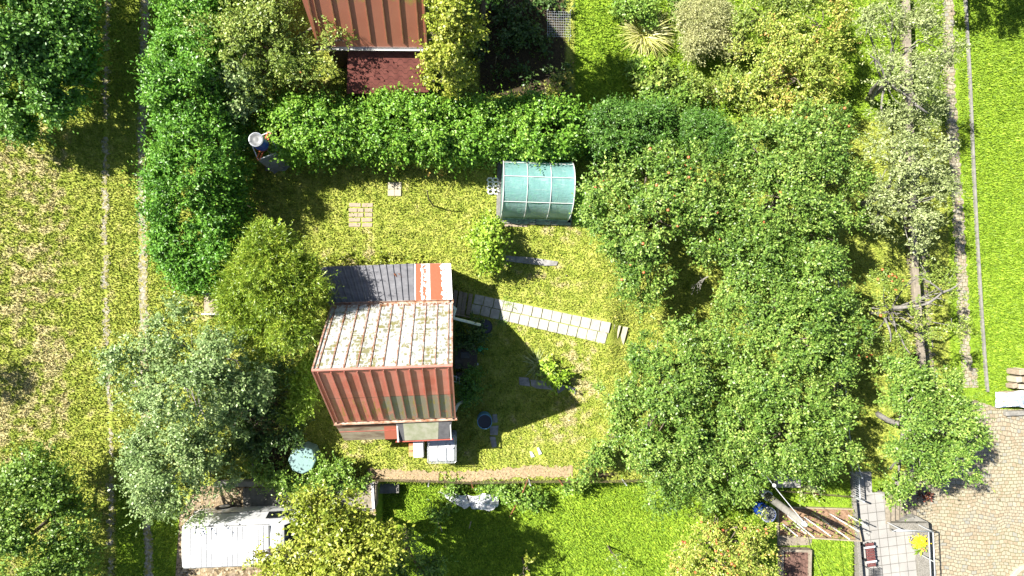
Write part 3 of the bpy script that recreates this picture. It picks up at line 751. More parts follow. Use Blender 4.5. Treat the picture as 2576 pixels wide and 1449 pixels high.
mb = MB(); mb.tube([T(2.0, 1.98, 2.36), T(2.2, 1.8, 2.15), P(1140, 800, 1.75), P(1208, 817, 1.15)], .055, 9); mb.build('downpipe', M['wood_white'], cab, smooth=True)
mb = MB(); mb.tube([T(2.02, -1.98, 2.36), P(1146, 1030, 1.9), P(1152, 1018, 1.5), P(1163, 1010, 1.1)], .055, 9); mb.build('downpipe', M['plastic_w'], cab, smooth=True)
for (a, b, z) in ((-1.2, .9, 1.0), (.2, .8, 1.1)):
    mb = MB(); mb.box(T(2.0, a+.4, z+.4), (.05, b, .9), CR); w_ = mb.build('window', M['wood_white'], cab)
    mb = MB(); mb.box(T(2.026, a+.4, z+.4), (.02, b-.14, .76), CR); mb.build('pane', M['glass'], w_)
# lean-to with the dark corrugated sheet and the peeling red sheet
lt = thing('lean_to_shed', 'low lean-to shed roofed with dark corrugated sheet and a peeling red strip', 'shed', P(985, 715, 0))
zl, zh = 2.02, 2.36
A0, A1, A2, A3 = P(782, 673, zl), P(1043, 663, zl), P(1046, 764, zh), P(828, 770, zh)
def corr_sheet(a, b, c, d, n, h):
    mb = MB(); row0 = []; row1 = []
    pr = [(0, 0), (.42, 0), (.55, 1), (.82, 1), (.95, 0)]
    for i in range(n):
        for f_, q in pr:
            t = (i+f_)/n; row0.append(a+(b-a)*t+np.array([0, 0, q*h])); row1.append(d+(c-d)*t+np.array([0, 0, q*h]))
    row0.append(b); row1.append(c); m = len(row0)
    mb.add(row0+row1, [(i, m+i, m+i+1, i+1) for i in range(m-1)]); return mb
corr_sheet(A0, A1, A2, A3, 15, .045).build('corrugated_roof', M['corr'], lt)
B0, B1, B2, B3 = P(1042, 664, zl+.03), P(1134, 663, zl+.03), P(1139, 763, zh+.03), P(1043, 764, zh+.03)
mb = MB(); W2 = np.linalg.norm(B1-B0); L2 = np.linalg.norm(B3-B0)
mb.slab4([B3, B2, B1, B0], .025, [(0, 0), (W2, 0), (W2, L2), (0, L2)])
pk = mb.build('peeling_roof_sheet', M['peel'], lt); pk['label'] = 'white roof sheet with orange red paint peeling in strips'
mb = MB()
for k in (.02, .2, .385, .57, .76, .985):
    a = B0+(B1-B0)*k; b = B3+(B2-B3)*k; d = nrm(b-a); e = nrm(B1-B0); n = np.cross(e, d); mb.box((a+b)/2+n*.018, (np.linalg.norm(b-a), .018, .03), ax=np.array([d, e, n]))
mb.build('standing_seam', M['zinc'], pk)
mb = MB(); b0, b1, b2, b3 = P(800, 678, 1.9), P(1128, 668, 1.9), P(1134, 762, 2.2), P(835, 766, 2.2)
mb.prism([b3, b2, b1, b0], 0, 2); mb.build('wall', M['wallbrown'], lt)
mb = MB(); e_ = nrm(A1-A0)
mb.tube([A0+e_*.2-[0, 0, .05], B1-[0, 0, .05]], .03, 6); mb.build('eave_batten', M['wood'], lt)
for x_ in (992, 1004):
    mb = MB(); q = P(x_, 688, zl+.1); up = nrm(A3-A0)
    mb.add([q+e_*-.05, q+e_*.05, q+up*.16+e_*.02-[0, 0, .0], q+[0, 0, .05]+e_*.0], [(0, 1, 3), (1, 2, 3), (2, 0, 3), (0, 2, 1)]); mb.build('roof_clip', M['rust'], lt)
# low rear annex with felted roof, and the porch roof
an_ = thing('annex', 'low brown roofed annex along the red eave of the cabin', 'annex', P(920, 1085, 0))
q = [P(866, 1108, 1.75), P(1010, 1104, 1.75), P(1004, 1055, 2.3), P(840, 1062, 2.3)]
mb = MB(); mb.slab4(q, .05, [(0, 0), (2.3, 0), (2.3, .8), (0, .8)])
g_ = NG('worn_brown_felt'); o_ = g_.obj(); n_ = g_.noise(g_.map(o_, (1, 4, 1)), 1.4, 5, .65)
sx = g_.n('SeparateXYZ'); g_.set(sx.inputs[0], o_)
c_m = g_.ramp(n_, [(.3, (.1, .065, .045)), (.5, (.19, .16, .11)), (.7, (.25, .225, .16))])
xm = g_.math('MULTIPLY', g_.rng(sx.outputs[0], -.85, -.6, 1, 0), .9); xm2 = g_.rng(sx.outputs[0], .93, .95)
c_m = g_.mix(g_.math('MAXIMUM', xm, xm2), c_m, (.33, .1, .06)); g_.bump(n_, .2, .01)
M['annex_felt'] = g_.done(c_m, .8, 0, .25)
mb.build('roof', M['annex_felt'], an_)
mb = MB(); mb.tube([q[0]+(q[3]-q[0])*.47+[0, 0, .012], q[1]+(q[2]-q[1])*.47+[0, 0, .012]], .012, 5); mb.build('roof_batten', M['red_paint'], an_)
mb = MB(); mb.prism([q[3]-[0, .1, 0], q[2]-[0, .1, 0], q[1]+[0, .15, -.06], q[0]+[.12, .15, -.06]][::-1], 0, 1.7); mb.build('wall', M['wallbrown'], an_)
po = thing('porch', 'small porch roof of mossy grey felt with red front fascia', 'porch', P(1070, 1085, 0))
zp = 2.2; q = [P(1001, 1109, zp-.08), P(1134, 1103, zp-.08), P(1136, 1059, zp+.12), P(997, 1062, zp+.12)]
mb = MB(); mb.slab4(q, .05); mb.build('roof_board', M['felt_dark'], po)
lerp = lambda s, t, dz=0: (q[0]*(1-s)+q[1]*s)*(1-t)+(q[3]*(1-s)+q[2]*s)*t+np.array([0, 0, dz])
mb = MB(); mb.slab4([lerp(.13, .0, .012), lerp(.76, .0, .012), lerp(.765, .96, .012), lerp(.12, .96, .012)], .012); mb.build('felt_sheet', M['felt_green'], po)
mb = MB(); mb.slab4([lerp(.765, .12, .014), lerp(.97, .1, .014), lerp(.97, .96, .014), lerp(.77, .96, .014)], .012); mb.build('felt_patch', M['felt_dark'], po)
mb = MB(); d = nrm(q[1]-q[0]); mb.box((q[0]+q[1])/2+[0, -.03, -.05], (np.linalg.norm(q[1]-q[0])+.16, .035, .14), math.atan2(d[1], d[0])); mb.build('fascia', M['red_paint'], po)
mb = MB(); d = nrm(q[3]-q[0]); mb.box((q[0]+q[3])/2+[0.02, 0, .03], (np.linalg.norm(q[3]-q[0]), .05, .06), math.atan2(d[1], d[0])); mb.build('verge_strip', M['zinc'], po); mb = MB(); mb.box((q[1]+q[2])/2+[-.02, 0, .03], (np.linalg.norm(q[2]-q[1]), .035, .06), math.atan2(d[1], d[0])); mb.build('verge_strip', M['zinc'], po)
for p in (lerp(.05, .1), lerp(.95, .1)):
    mb = MB(); mb.box((p[0], p[1], 1.02), (.09, .09, 2.0)); mb.build('post', M['wallbrown'], po)
mb = MB(); mb.prism([lerp(.02, .5), lerp(.98, .5), lerp(.98, .98), lerp(.02, .98)], 0, 2.0)
mb.v = [(a, b, min(c, 2.05)) for a, b, c in mb.v]; mb.build('wall', M['wallbrown'], po)

# ------------------------------------------------------------------ the neighbour's cabin at the top
M['seam_moss'] = plain('mossy_seam', (.42, .2, .1), .6, .4, 4, bump=.1)
zc = 2.5; e0, e1 = P(800, 119, zc), P(1075, 119, zc); cc = (e0+e1)/2; ang = math.atan2(e1[1]-e0[1], e1[0]-e0[0])+R_(-.5)
U = frame((cc[0], cc[1]), ang); HW = np.linalg.norm(e1-e0)/2
nb_ = thing('neighbour_cabin', 'neighbouring cabin with mossy red standing seam roof at the top edge', 'cabin', (cc[0], cc[1]+2, 0))
RN, ZN = 3.0, 7.2
slope('mossy_roof_slope', M['roof_moss'], U, -HW, HW, 0, zc, RN, ZN, nb_, .56, 0, -HW+.2, .04, .03, True, M['seam_moss'], .55)
slope('rear_roof_slope', M['roof_moss'], U, -HW-.55, HW, 2*RN, zc, RN+.005, ZN, nb_, .56, 0, -HW+.2, .06, .05, True, M['seam_moss'])
mb = MB(); pr = [(.12, 0), (2*RN-.12, 0), (2*RN-.12, 2.5), (RN, ZN-.2), (.12, 2.5)]
vs = [U(-HW+.2, y, z) for y, z in pr]+[U(HW-.2, y, z) for y, z in pr]; n = len(pr)
mb.add(vs, [tuple(range(n)), tuple(range(n, 2*n))[::-1]]+[(i, n+i, n+(i+1) % n, (i+1) % n) for i in range(n)]); mb.build('wall', M['wallbrown'], nb_)
g3 = gutter('gutter', U, -HW, HW+.03, .01, zc-.05, -1, nb_, M['zinc'])
mb = MB(); mb.lathe(U(HW-.1, -.045, zc-.075), [(.05, 0), (.05, .02)], 14); mb.build('outlet', M['black'], g3)
q = [P(872, 236, 1.75), P(1078, 232, 1.75), U(HW-.02, .05, 2.25), U(-HW+1.0, .05, 2.25)]
mb = MB(); Lw = np.linalg.norm(q[1]-q[0]); Ls = np.linalg.norm(q[3]-q[0]); mb.slab4(q, .06, [(0, 0), (Lw, 0), (Lw, Ls), (0, Ls)])
o = mb.build('shingle_roof', M['shingle'], nb_); o['label'] = 'lower lean-to roof of dark red hexagonal shingles'
mb = MB(); mb.prism([q[0]+[.1, .12, -.1], q[1]+[-.1, .12, -.1], q[2]+[-.1, -.02, -.1], q[3]+[.1, -.02, -.1]], 0, 1.7); mb.build('porch_wall', M['wallbrown'], nb_)

# ------------------------------------------------------------------ greenhouse
gh = thing('greenhouse', 'small tunnel greenhouse of pale green film on white hoops', 'greenhouse', P(1343, 480, 0))
ga, gb_ = P(1256, 478, 0), P(1432, 484, 0); ga[2] = gb_[2] = 0
gc = (ga+gb_)/2; d = nrm(gb_-ga); GT = frame((gc[0], gc[1]-.02), math.atan2(d[1], d[0])); GL = 1.32; GW, GHt = 1.1, 1.75
def hoop(x, ds=0.0, n=24, a0=0.0, a1=math.pi):
    return [GT(x, (GW+ds)*math.cos(a0+(a1-a0)*i/n), .12+(GHt+ds)*math.sin(a0+(a1-a0)*i/n)**.8) for i in range(n+1)]
mb = MB(); rows = []; nx = 46; rr = np.random.default_rng(5)
for i in range(nx+1):
    x = -GL+2*GL*i/nx; sag = -.022*abs(math.sin(math.pi*i/nx*3))
    hp = hoop(x, .012+sag)
    rows.append([p+np.array([0, 0, .012*math.sin(i*.9+j*.7)*math.sin(j*1.7+i*.3)]) for j, p in enumerate(hp)])
vs = []; uv = []
for i, row in enumerate(rows):
    for j, p in enumerate(row): vs.append(p); uv.append((2*GL*i/nx, 4.6*(1-j/24) if True else 0))
fs = [(i*25+j, i*25+j+1, (i+1)*25+j+1, (i+1)*25+j) for i in range(nx) for j in range(24)]
mb.add(vs, fs, uv); cov = mb.build('film_cover', M['film'], gh, smooth=True)
for x in (-GL, GL):
    mb = MB(); hp = hoop(x*1.003, .0); c0 = GT(x*1.003, 0, .12)
    mb.add([c0]+hp, [(0, i+1, i+2) for i in range(24)], [(0, 1.2)]*26); mb.build('end_panel', M['film'], gh)
for k in range(4):
    x = -GL+2*GL*k/3
    mb = MB(); mb.tube(hoop(x, .028), .012 if k in (1, 2) else .02, 6); mb.build('hoop', M['white_paint'], gh, smooth=True)
for a in (.72, 1.35, 2.2):
    mb = MB(); mb.tube([GT(-GL, (GW+.025)*math.cos(a), .12+(GHt+.025)*math.sin(a)**.8), GT(GL, (GW+.025)*math.cos(a), .12+(GHt+.025)*math.sin(a)**.8)], .011, 6); mb.build('purlin', M['white_paint'], gh)
mb = MB()
for (x, y, sx_, sy) in ((0, GW+.06, 2*GL+.3, .14), (0, -GW-.1, 2*GL+.3, .22), (-GL-.09, 0, .16, 2*GW+.2), (GL+.09, 0, .16, 2*GW+.2)):
    mb.box(GT(x, y, .05), (sx_, sy, .12), math.atan2(d[1], d[0]))
mb.build('foundation', M['conc_dark'], gh, bevel=.01)
for a in (.25, .5, .74):
    mb = MB(); c = GT(-GL+2*GL*a, -GW-.09, .14); mb.ball(c, (.06, .05, .05), 8, 5); mb.build('weight_stone', M['rock'], gh, smooth=True)
mb = MB(); mb.box(GT(0, 0, .06), (2*GL-.1, 2*GW-.1, .06), math.atan2(d[1], d[0])); mb.build('soil', M['soildark'], gh)
r = np.random.default_rng(40); an0 = np.stack([GT(*(r.uniform(-1.1, 1.1), r.uniform(-.7, .7), r.uniform(.2, .8))) for _ in range(160)]); sp = sprays(an0, unit(160, r), 8, .25, .12, .08, r)
leaves('tomato_plants', sp[0], sp[1], sp[2], sp[3], sp[4], LM['herb'], sp[5], gh)
# lattice block and the slabs lying about
def flat_block(name, label, cat, corners, th, mat, group=None, dz=.0, bevel=.008, parent=None):
    pts = [B(*c) for c in corners]; z = max(p[2] for p in pts); mb = MB()
    mb.prism([p[:2] for p in pts], min(p[2] for p in pts)-.03, z+th+dz)
    o = mb.build(name, mat, parent, bevel=bevel)
    return tag(o, label, cat, group) if parent is None else o
lb = thing('lattice_block', 'white honeycomb grass paver leaning beside the greenhouse', 'paver', B(1240, 469))
mb = MB(); c = B(1240, 469); hr_ = .11
for i in range(2):
    for j in range(4):
        cx, cy = c[0]-.12+i*.22+(j % 2)*.02, c[1]+.24-j*.155
        ring = []
        for k in range(6):
            a = k*math.pi/3; b_ = (k+1)*math.pi/3
            p, q2 = np.array([cx+hr_*math.cos(a), cy+hr_*.8*math.sin(a), .06]), np.array([cx+hr_*math.cos(b_), cy+hr_*.8*math.sin(b_), .06])
            d2 = nrm(q2-p); mb.box((p+q2)/2, (np.linalg.norm(q2-p)+.035, .045, .1+.002*((i+j+k) % 3)), math.atan2(d2[1], d2[0]))
mb.build('honeycomb', M['white_paint'], lb)
sl = 0
for (x, y, lab) in ((984.5, 467.5, 'upper left slab of the four cream slabs on the lawn'), (1001.5, 467.5, 'upper right slab of the four cream slabs on the lawn'), (984, 485, 'lower left slab of the four cream slabs on the lawn'), (1001, 485, 'lower right slab of the four cream slabs on the lawn')):
    h = 8.2; flat_block('paving_slab', lab, 'slab', [(x-h, y-h), (x+h, y-h), (x+h, y+h), (x-h, y+h)], .05, M['slab_cream'], 'four cream slabs on the lawn')
names_r = ['top', 'second', 'third', 'fourth']; wx = [(878, 899), (900.5, 914), (918, 937)]
rr = np.random.default_rng(9)
for j, yy in enumerate((516, 529, 541, 553, 566)):
    for i, (xa, xb) in enumerate(wx if j in (1, 2) else [(878, 907), (911, 937)]):
        k = rr.uniform(-1, 1, 4); rowlab = ['topmost', 'second', 'middle', 'fourth', 'lowest'][j]; collab = (['left', 'middle', 'right'] if j in (1, 2) else ['left', 'right'])[i]
        flat_block('stepping_slab', f'overgrown pinkish slab, {collab} one in the {rowlab} row of the lawn patch', 'slab', [(xa+k[0], yy-5+k[1]), (xb+k[2], yy-5), (xb+k[3], yy+4.5), (xa, yy+4.5+k[1])], .028, M['slab_pink'], 'pinkish slabs sunk in the lawn')
flat_block('stone_slab', 'long pale stone slab half in the shadow of the clipped bush', 'slab', [(1272, 643), (1330, 647), (1378, 654), (1404, 658), (1400, 668), (1375, 669), (1330, 664), (1272, 657)], .05, M['rock'])
flat_block('brick_paving', 'row of small pinkish bricks below the greenhouse', 'paving', [(1270, 557), (1327, 558), (1326, 571), (1269, 570)], .025, M['slab_pink'])
for (pts, lab) in (([(1305, 948), (1330, 950), (1334, 972), (1306, 968)], 'dark stone slab at the left end of the stone row by the grass clump'), ([(1334, 954), (1372, 958), (1398, 966), (1393, 980), (1350, 977), (1336, 970)], 'long bluish stone slab in the middle of the stone row'), ([(1398, 970), (1420, 966), (1421, 978), (1404, 990)], 'small rounded stone in the row below the leafy shrub'), ([(1424, 968), (1448, 976), (1447, 992), (1428, 980)], 'sunlit pale stone at the right end of the stone row'),
                  ([(1238, 1042), (1250, 1041), (1252, 1062), (1240, 1063)], 'small pale stone slab right of the blue barrel'), ([(1232, 1072), (1254, 1070), (1252, 1094), (1233, 1094)], 'pale square stone below the blue barrel'), ([(1231, 1098), (1246, 1098), (1250, 1122), (1238, 1126)], 'long pale stone closest to the wire fence'), ([(666, 413), (689, 413), (690, 432), (668, 430)], 'grey slab lying at the foot of the water stand')):
    flat_block('stone_slab', lab, 'stone', pts, .06, M['rock'], 'stone slabs in the grass', bevel=.02)
for (pts, lab) in (([(1332, 1135), (1338, 1136), (1345, 1148), (1336, 1150)], 'white wooden offcut, left of two lying on the dry lawn'), ([(1350, 1126), (1355, 1125), (1363, 1140), (1356, 1144)], 'white wooden offcut, right of two lying on the dry lawn')):
    flat_block('white_block', lab, 'offcut', pts, .06, M['white_paint'])
# slab path and its steps
pth = MB(); a0, a1 = np.array([1190, 764.]), np.array([1531, 839.])   # centre line
dd = (a1-a0)/np.linalg.norm(a1-a0); nn = np.array([-dd[1], dd[0]]); N = 14; step = np.linalg.norm(a1-a0)/N; rr = np.random.default_rng(2)
for i in range(N):
    for sgn in (-1, 1):
        off = .0 if sgn < 0 else -7; wdt = 12.4+1.8*i/N
        c = a0+dd*step*(i+.5)+dd*off*.4+nn*sgn*(wdt+.15)
        q = [B(*(c+dd*(step/2-.9)*p+nn*(wdt-.75)*s+rr.uniform(-.5, .5, 2))) for p, s in ((-1, -1), (1, -1), (1, 1), (-1, 1))]
        if np.cross(q[1]-q[0], q[3]-q[0])[2] < 0: q = q[::-1]
        pth.prism([k[:2] for k in q], -.04, .05+rr.uniform(-.006, .01))
o = pth.build('slab_path', M['slab'], None, bevel=.008); tag(o, kind='structure')
gs = thing('garden_steps', 'flight of four pale concrete steps at the end of the slab path', 'steps', B(1556, 845))
for k, (x, zt) in enumerate(((1523, .04), (1541, -.1), (1556, -.23), (1574, -.36))):
    sh = x-1523; c0, c1 = np.array([x, 812+sh*.2]), np.array([x-13, 864+sh*.13]); hw_ = 6.6
    q = [P(*(c0+[-hw_, -1]), zt), P(*(c0+[hw_, 1]), zt), P(*(c1+[hw_, 1]), zt), P(*(c1+[-hw_, -1]), zt)][::-1]
    mb = MB(); mb.prism([p[:2] for p in q], zt-.3, zt); mb.build('step', M['slab_cream'] if k else M['slab'], gs, bevel=.008)
ws = thing('plank_steps', 'weathered grey plank steps beside the cabin corner', 'steps', B(1168, 762))
for k, (x, zt) in enumerate(((1147, .42), (1160, .32), (1171, .22), (1185, .12))):
    q = [P(x-5, 729+k*3, zt), P(x+5, 731+k*3, zt), P(x-3, 794, zt), P(x-13, 790, zt)][::-1]
    mb = MB(); mb.prism([p[:2] for p in q], 0, zt); mb.build('plank', M['wood'], ws, bevel=.006)
mb = MB(); q = P(1165, 796, .3); mb.tube([P(1142, 790, .4), P(1206, 803, .12)], .03, 6); tag(mb.build('handrail_pole', M['wood']), 'thin wooden pole lying below the plank steps', 'pole')

# ------------------------------------------------------------------ barrels, tanks and small things round the cabin
def barrel(name, label, base, rad, h, mat, top, topmat, group='rain barrels', tilt=None):
    b = np.array(base, float); root = thing(name, label, 'barrel', b, group)
    mb = MB(); pr = [(rad*.93, 0), (rad*.98, .03), (rad, h*.2), (rad*1.0, h*.3), (rad*1.03, h*.32), (rad*1.03, h*.35), (rad, h*.37), (rad, h*.62), (rad*1.03, h*.64), (rad*1.03, h*.67), (rad, h*.69), (rad*.98, h*.97), (rad*1.03, h*.975), (rad*1.03, h), (rad*.95, h), (rad*.94, h-.06 if top == 'open' else h-.01)]
    mb.lathe(b, pr, 28, True, False); mb.build('shell', mat, root, smooth=True)
    mb = MB()
    if top == 'open': mb.lathe(b+[0, 0, h-.08], [(rad*.95, 0), (rad*.01, .001)], 28, False, False); mb.build('water_surface', topmat, root)
    else:
        mb.lathe(b+[0, 0, h-.012], [(rad*.95, 0), (rad*.8, .012), (rad*.74, .0), (rad*.3, .012), (rad*.01, .014)], 28, False, False); mb.build('lid', topmat, root, smooth=True)
        mb = MB(); mb.lathe(b+[0, 0, h-.03], [(rad*1.0, 0), (rad*1.06, .005), (rad*1.06, .035), (rad*.96, .04)], 28, False, False); mb.build('clamp_ring', M['galv'], root, smooth=True)
    return root
p = P(1219.5, 1061, .85); barrel('rain_barrel', 'pale blue open barrel standing on the shaded lawn below the cabin', (p[0], p[1], 0), .275, .85, M['paleblue'], 'open', M['water'])
p = P(1221, 822, .7); barrel('rain_barrel', 'black open barrel under the white downpipe beside the slab path', (p[0], p[1], 0), .265, .7, M['black'], 'open', M['water'])
p0 = B(1908, 1277); bb = barrel('rain_barrel', 'bright blue lidded barrel standing by the kitchen garden bed', p0, .29, .95, M['blue'], 'lid', M['lid'])
wb = MB()
# water stand with its own barrel
zst = 1.95; cs = [P(679, 332, zst), P(699, 383, zst), P(649, 402, zst), P(629, 352, zst)]; cen = sum(cs)/4
wst = thing('water_stand', 'orange and white steel stand wrapped in grey tarpaulin', 'stand', (cen[0], cen[1], 0))
for i in range(4):
    a, b = cs[i], cs[(i+1) % 4]
    mb = MB(); mb.tube([a, b], .022, 6); mb.build('top_rail', M['white_paint'] if i != 0 else M['galv'], wst)
    ft = np.array([a[0], a[1], 0])+(a-cen)*np.array([.08, .08, 0])
    mb = MB(); mb.tube([ft, a+[0, 0, .03]], .025, 6); mb.build('leg', M['orange'], wst)
for f_ in (.38, .66):
    a = cs[0]+(cs[3]-cs[0])*0; mb = MB()
for (s0, s1, lab) in ((0, 2, 1),):
    for off in (-.13, .13):
        dvec = nrm(cs[2]-cs[0]); e = np.cross(dvec, (0, 0, 1))
        mb = MB(); mb.tube([cs[0]+e*off*.4+dvec*.02, cs[2]+e*off*.4-dvec*.02], .03, 6); mb.build('cross_bar', M['orange'], wst)
mb = MB(); q2 = 12
for (i, j) in ((0, 1), (1, 2)):
    vs = []; a, b = cs[i], cs[j]; out = nrm((a+b)/2-cen); out[2] = 0
    for s in range(9):
        for t in range(7):
            f_ = s/8; g_ = t/6; p = a+(b-a)*f_; z = zst-.02-(zst-.05)*g_
            p = p+out*(.03+.12*g_*(1 if True else 0)+.04*math.sin(f_*9+g_*4)*g_)+(a-b)*(0)
            vs.append((p[0], p[1], z))
    mb.add(vs, [(s*7+t, s*7+t+1, (s+1)*7+t+1, (s+1)*7+t) for s in range(8) for t in range(6)])
mb.build('tarpaulin', M['tarp'], wst, smooth=True)
mb = MB(); mb.tube([P(672, 378, zst+.1), P(684, 388, zst+.2), P(697, 386, zst+.05), P(700, 392, zst-.5)], .014, 6); mb.build('hose', M['wood_pale'], wst, smooth=True)
bw = barrel('water_barrel', 'deep blue barrel with grey lid on top of the orange stand', (cen[0]-.02, cen[1]+.02, zst+.03), .235, .86, M['blue'], 'lid', M['lid'], None)
mb = MB(); mb.lathe((cen[0]-.02, cen[1]+.02, zst+.1), [(.238, 0), (.25, .01), (.25, .035), (.238, .045)], 24, False, False); mb.build('strap', M['rust'], bw, smooth=True)
mb = MB(); mb.tube([P(617, 515, .5), P(651, 529, .35), P(654, 534, 0)], .018, 6); tag(mb.build('garden_tool', M['wood']), 'thin tool with pale handle in the shade of the tall hedge', 'garden tool')

# water container in its cage
zt = 1.16; ib = [P(1076, 1098, zt), P(1147, 1096, zt), P(1148, 1164, zt), P(1075, 1165, zt)]; c = sum(ib)/4; sx = np.linalg.norm(ib[1]-ib[0]); sy = np.linalg.norm(ib[2]-ib[1])
ibc = thing('water_container', 'white cube water tank in a steel cage beside the porch', 'water tank', (c[0], c[1], 0))
mb = MB(); mb.box((c[0], c[1], .63), (sx-.08, sy-.08, .98)); mb.build('tank_body', M['plastic_w'], ibc, smooth=False, bevel=.06)
mb = MB(); mb.box((c[0], c[1], .07), (sx, sy, .12)); mb.build('pallet', M['wood'], ibc)
mb = MB(); z_ = [.2, .45, .7, .95, 1.15]
for z in z_:
    k = [(c[0]+sx/2*a, c[1]+sy/2*b, z) for a, b in ((-1, -.9), (-.9, -1), (.9, -1), (1, -.9), (1, .9), (.9, 1), (-.9, 1), (-1, .9), (-1, -.9))]; mb.tube(k, .013, 5)
for i in range(9):
    t = -.9+1.8*i/8
    for s in (-1, 1):
        mb.tube([(c[0]+sx/2*t, c[1]+s*(sy/2+.012), .12), (c[0]+sx/2*t, c[1]+s*(sy/2+.012), 1.15)], .01, 5); mb.tube([(c[0]+s*(sx/2+.012), c[1]+sy/2*t, .12), (c[0]+s*(sx/2+.012), c[1]+sy/2*t, 1.15)], .01, 5)
for t in (-.33, .3): mb.tube([(c[0]+sx/2*t, c[1]-sy/2, 1.155), (c[0]+sx/2*t, c[1]+sy/2, 1.155)], .014, 5)
mb.build('cage', M['galv'], ibc)
mb = MB(); lc = P(1133, 1120, zt); mb.lathe((lc[0], lc[1], 1.115), [(.17, 0), (.17, .035), (.15, .045), (.02, .05)], 20); lid_ = mb.build('lid', M['plastic_w'], ibc, smooth=False)
mb = MB(); mb.lathe((lc[0]-.03, lc[1]+.02, 1.165), [(.03, 0), (.03, .025)], 10); mb.build('vent_cap', M['lid'], lid_)
mb = MB(); lc = P(1107, 1140, zt); mb.box((lc[0]+.06, lc[1]-.0, 1.135), (.3, .42, .03), .1); tag(mb.build('white_board', M['white_paint']), 'white board lying on top of the caged water tank', 'board')
# stack of boards and bricks
pl = B(1045, 1140); pal = thing('stacked_boards', 'stack of pale boards standing left of the caged tank', 'board stack', pl)
zz = .75; c1 = P(1052, 1133, zz)
for k in range(5):
    mb = MB(); mb.box((c1[0]+.02*(k % 2), c1[1]+.01*k, .1+.145*k), (.36, .62, .14), .02*(k-2)); mb.build('board', M['white_paint'] if k > 2 else M['wood_pale'], pal, bevel=.008)
for k, (y, z, lab) in enumerate(((1114, .74, 'orange brick at the top of the pile left of the white boards'), (1127, .7, 'middle orange brick of the pile left of the white boards'), (1142, .66, 'lowest pale orange brick of the pile left of the white boards'))):
    q = P(1037, y, z); mb = MB(); mb.box((q[0], q[1], z/2), (.26, .19, z), .03)
    tag(mb.build('brick_pile', M['brick'] if k == 0 else plain('pale_brick', (.45, .27, .12), .85, .25, 8), bevel=.01), lab, 'brick', 'bricks beside the white boards')
# octagonal tank
ot = thing('octagonal_tank', 'pale green octagonal tank standing among dark shrubs', 'water tank', B(765, 1150))
zo = 1.0; c = P(760, 1158, zo); mb = MB(); mb.lathe((c[0], c[1], 0), [(.5, 0), (.52, .1), (.52, zo-.06), (.49, zo)], 8); mb.build('shell', M['tank'], ot, bevel=.03)
# watering can
wc = thing('watering_can', 'green watering can standing on the shaded lawn by the cabin', 'watering can', B(1207, 877))
c = B(1207, 877); mb = MB(); mb.lathe(c, [(.11, 0), (.115, .05), (.1, .22), (.06, .25)], 16); mb.build('can_body', M['green_pl'], wc, smooth=True)
mb = MB(); mb.tube([c+[.1, 0, .06], c+[.24, 0, .2], c+[.3, .0, .27]], [.025, .018, .03], 8); mb.build('spout', M['green_pl'], wc, smooth=True)
mb = MB(); mb.tube([c+[-.1, 0, .08], c+[-.19, 0, .15], c+[-.16, 0, .27], c+[-.04, 0, .25]], .013, 6); mb.build('handle', M['green_pl'], wc, smooth=True)
# dark kennel-like bench and boards by the gable
kn = thing('garden_table', 'low dark wooden table in the shade of the cabin gable', 'table', B(1172, 900)); c = B(1172, 900)
mb = MB(); mb.box((c[0], c[1], .52), (.86, .74, .05)); mb.build('table_top', M['wood_dark'], kn)
for a in (-1, 1):
    for b in (-1, 1): mb = MB(); mb.box((c[0]+a*.38, c[1]+b*.32, .245), (.06, .06, .49)); mb.build('leg', M['wood_dark'], kn)
mb = MB(); q = P(1170, 893, .56); mb.box((q[0], q[1], .585), (.34, .24, .07)); tag(mb.build('tray', M['felt_dark'], bevel=.01), 'dark tray lying on the low table by the cabin', 'tray')
mb = MB(); mb.tube([P(1148, 872, .15), P(1198, 871, .1)], .035, 6); tag(mb.build('timber', M['wood']), 'grey timber lying between the fern and the low table', 'timber')
mb = MB(); q = B(1197, 916); mb.box((q[0], q[1], q[2]+.08), (.2, .09, .16), .2); tag(mb.build('pale_bottle_crate', M['plastic_w'], bevel=.02), 'small pale box at the corner of the low table', 'box')
lad = thing('clothes_airer', 'small white metal airer leaning on the cabin gable', 'clothes airer', B(1158, 958))
a, b = P(1140, 952, 1.2), P(1170, 962, .3)
for k in range(5):
    t = k/4; p = a+(b-a)*t; mb = MB(); mb.tube([p+[0, .14, 0], p-[0, .14, 0]], .016, 6); mb.build('rung', M['white_paint'], lad)
for s in (-.1, .1): mb = MB(); mb.tube([a+[0, s, 0], b+[0, s, 0]], .016, 6); mb.build('rail', M['white_paint'], lad)
mb = MB(); q = P(1158, 948, .6); mb.box((q[0], q[1], .3), (.3, .3, .6), .1); tag(mb.build('dark_crate', M['wood_dark'], bevel=.02), 'dark crate standing against the cabin gable', 'crate')
# thin rods on the lawn
mb = MB(); b0 = B(1090, 518); mb.tube([b0, P(1078, 500, .9), P(1074, 479, 1.55)], [.03, .025, .02], 6); tag(mb.build('thin_sapling', M['bark']), 'thin bare sapling standing alone on the central lawn', 'sapling')
mb = MB(); b0 = B(1424, 693); mb.tube([b0, b0+[0, 0, .1]], .03, 8); tag(mb.build('short_peg', M['wood_dark']), 'short dark peg in the lawn right of the clipped bush', 'peg')

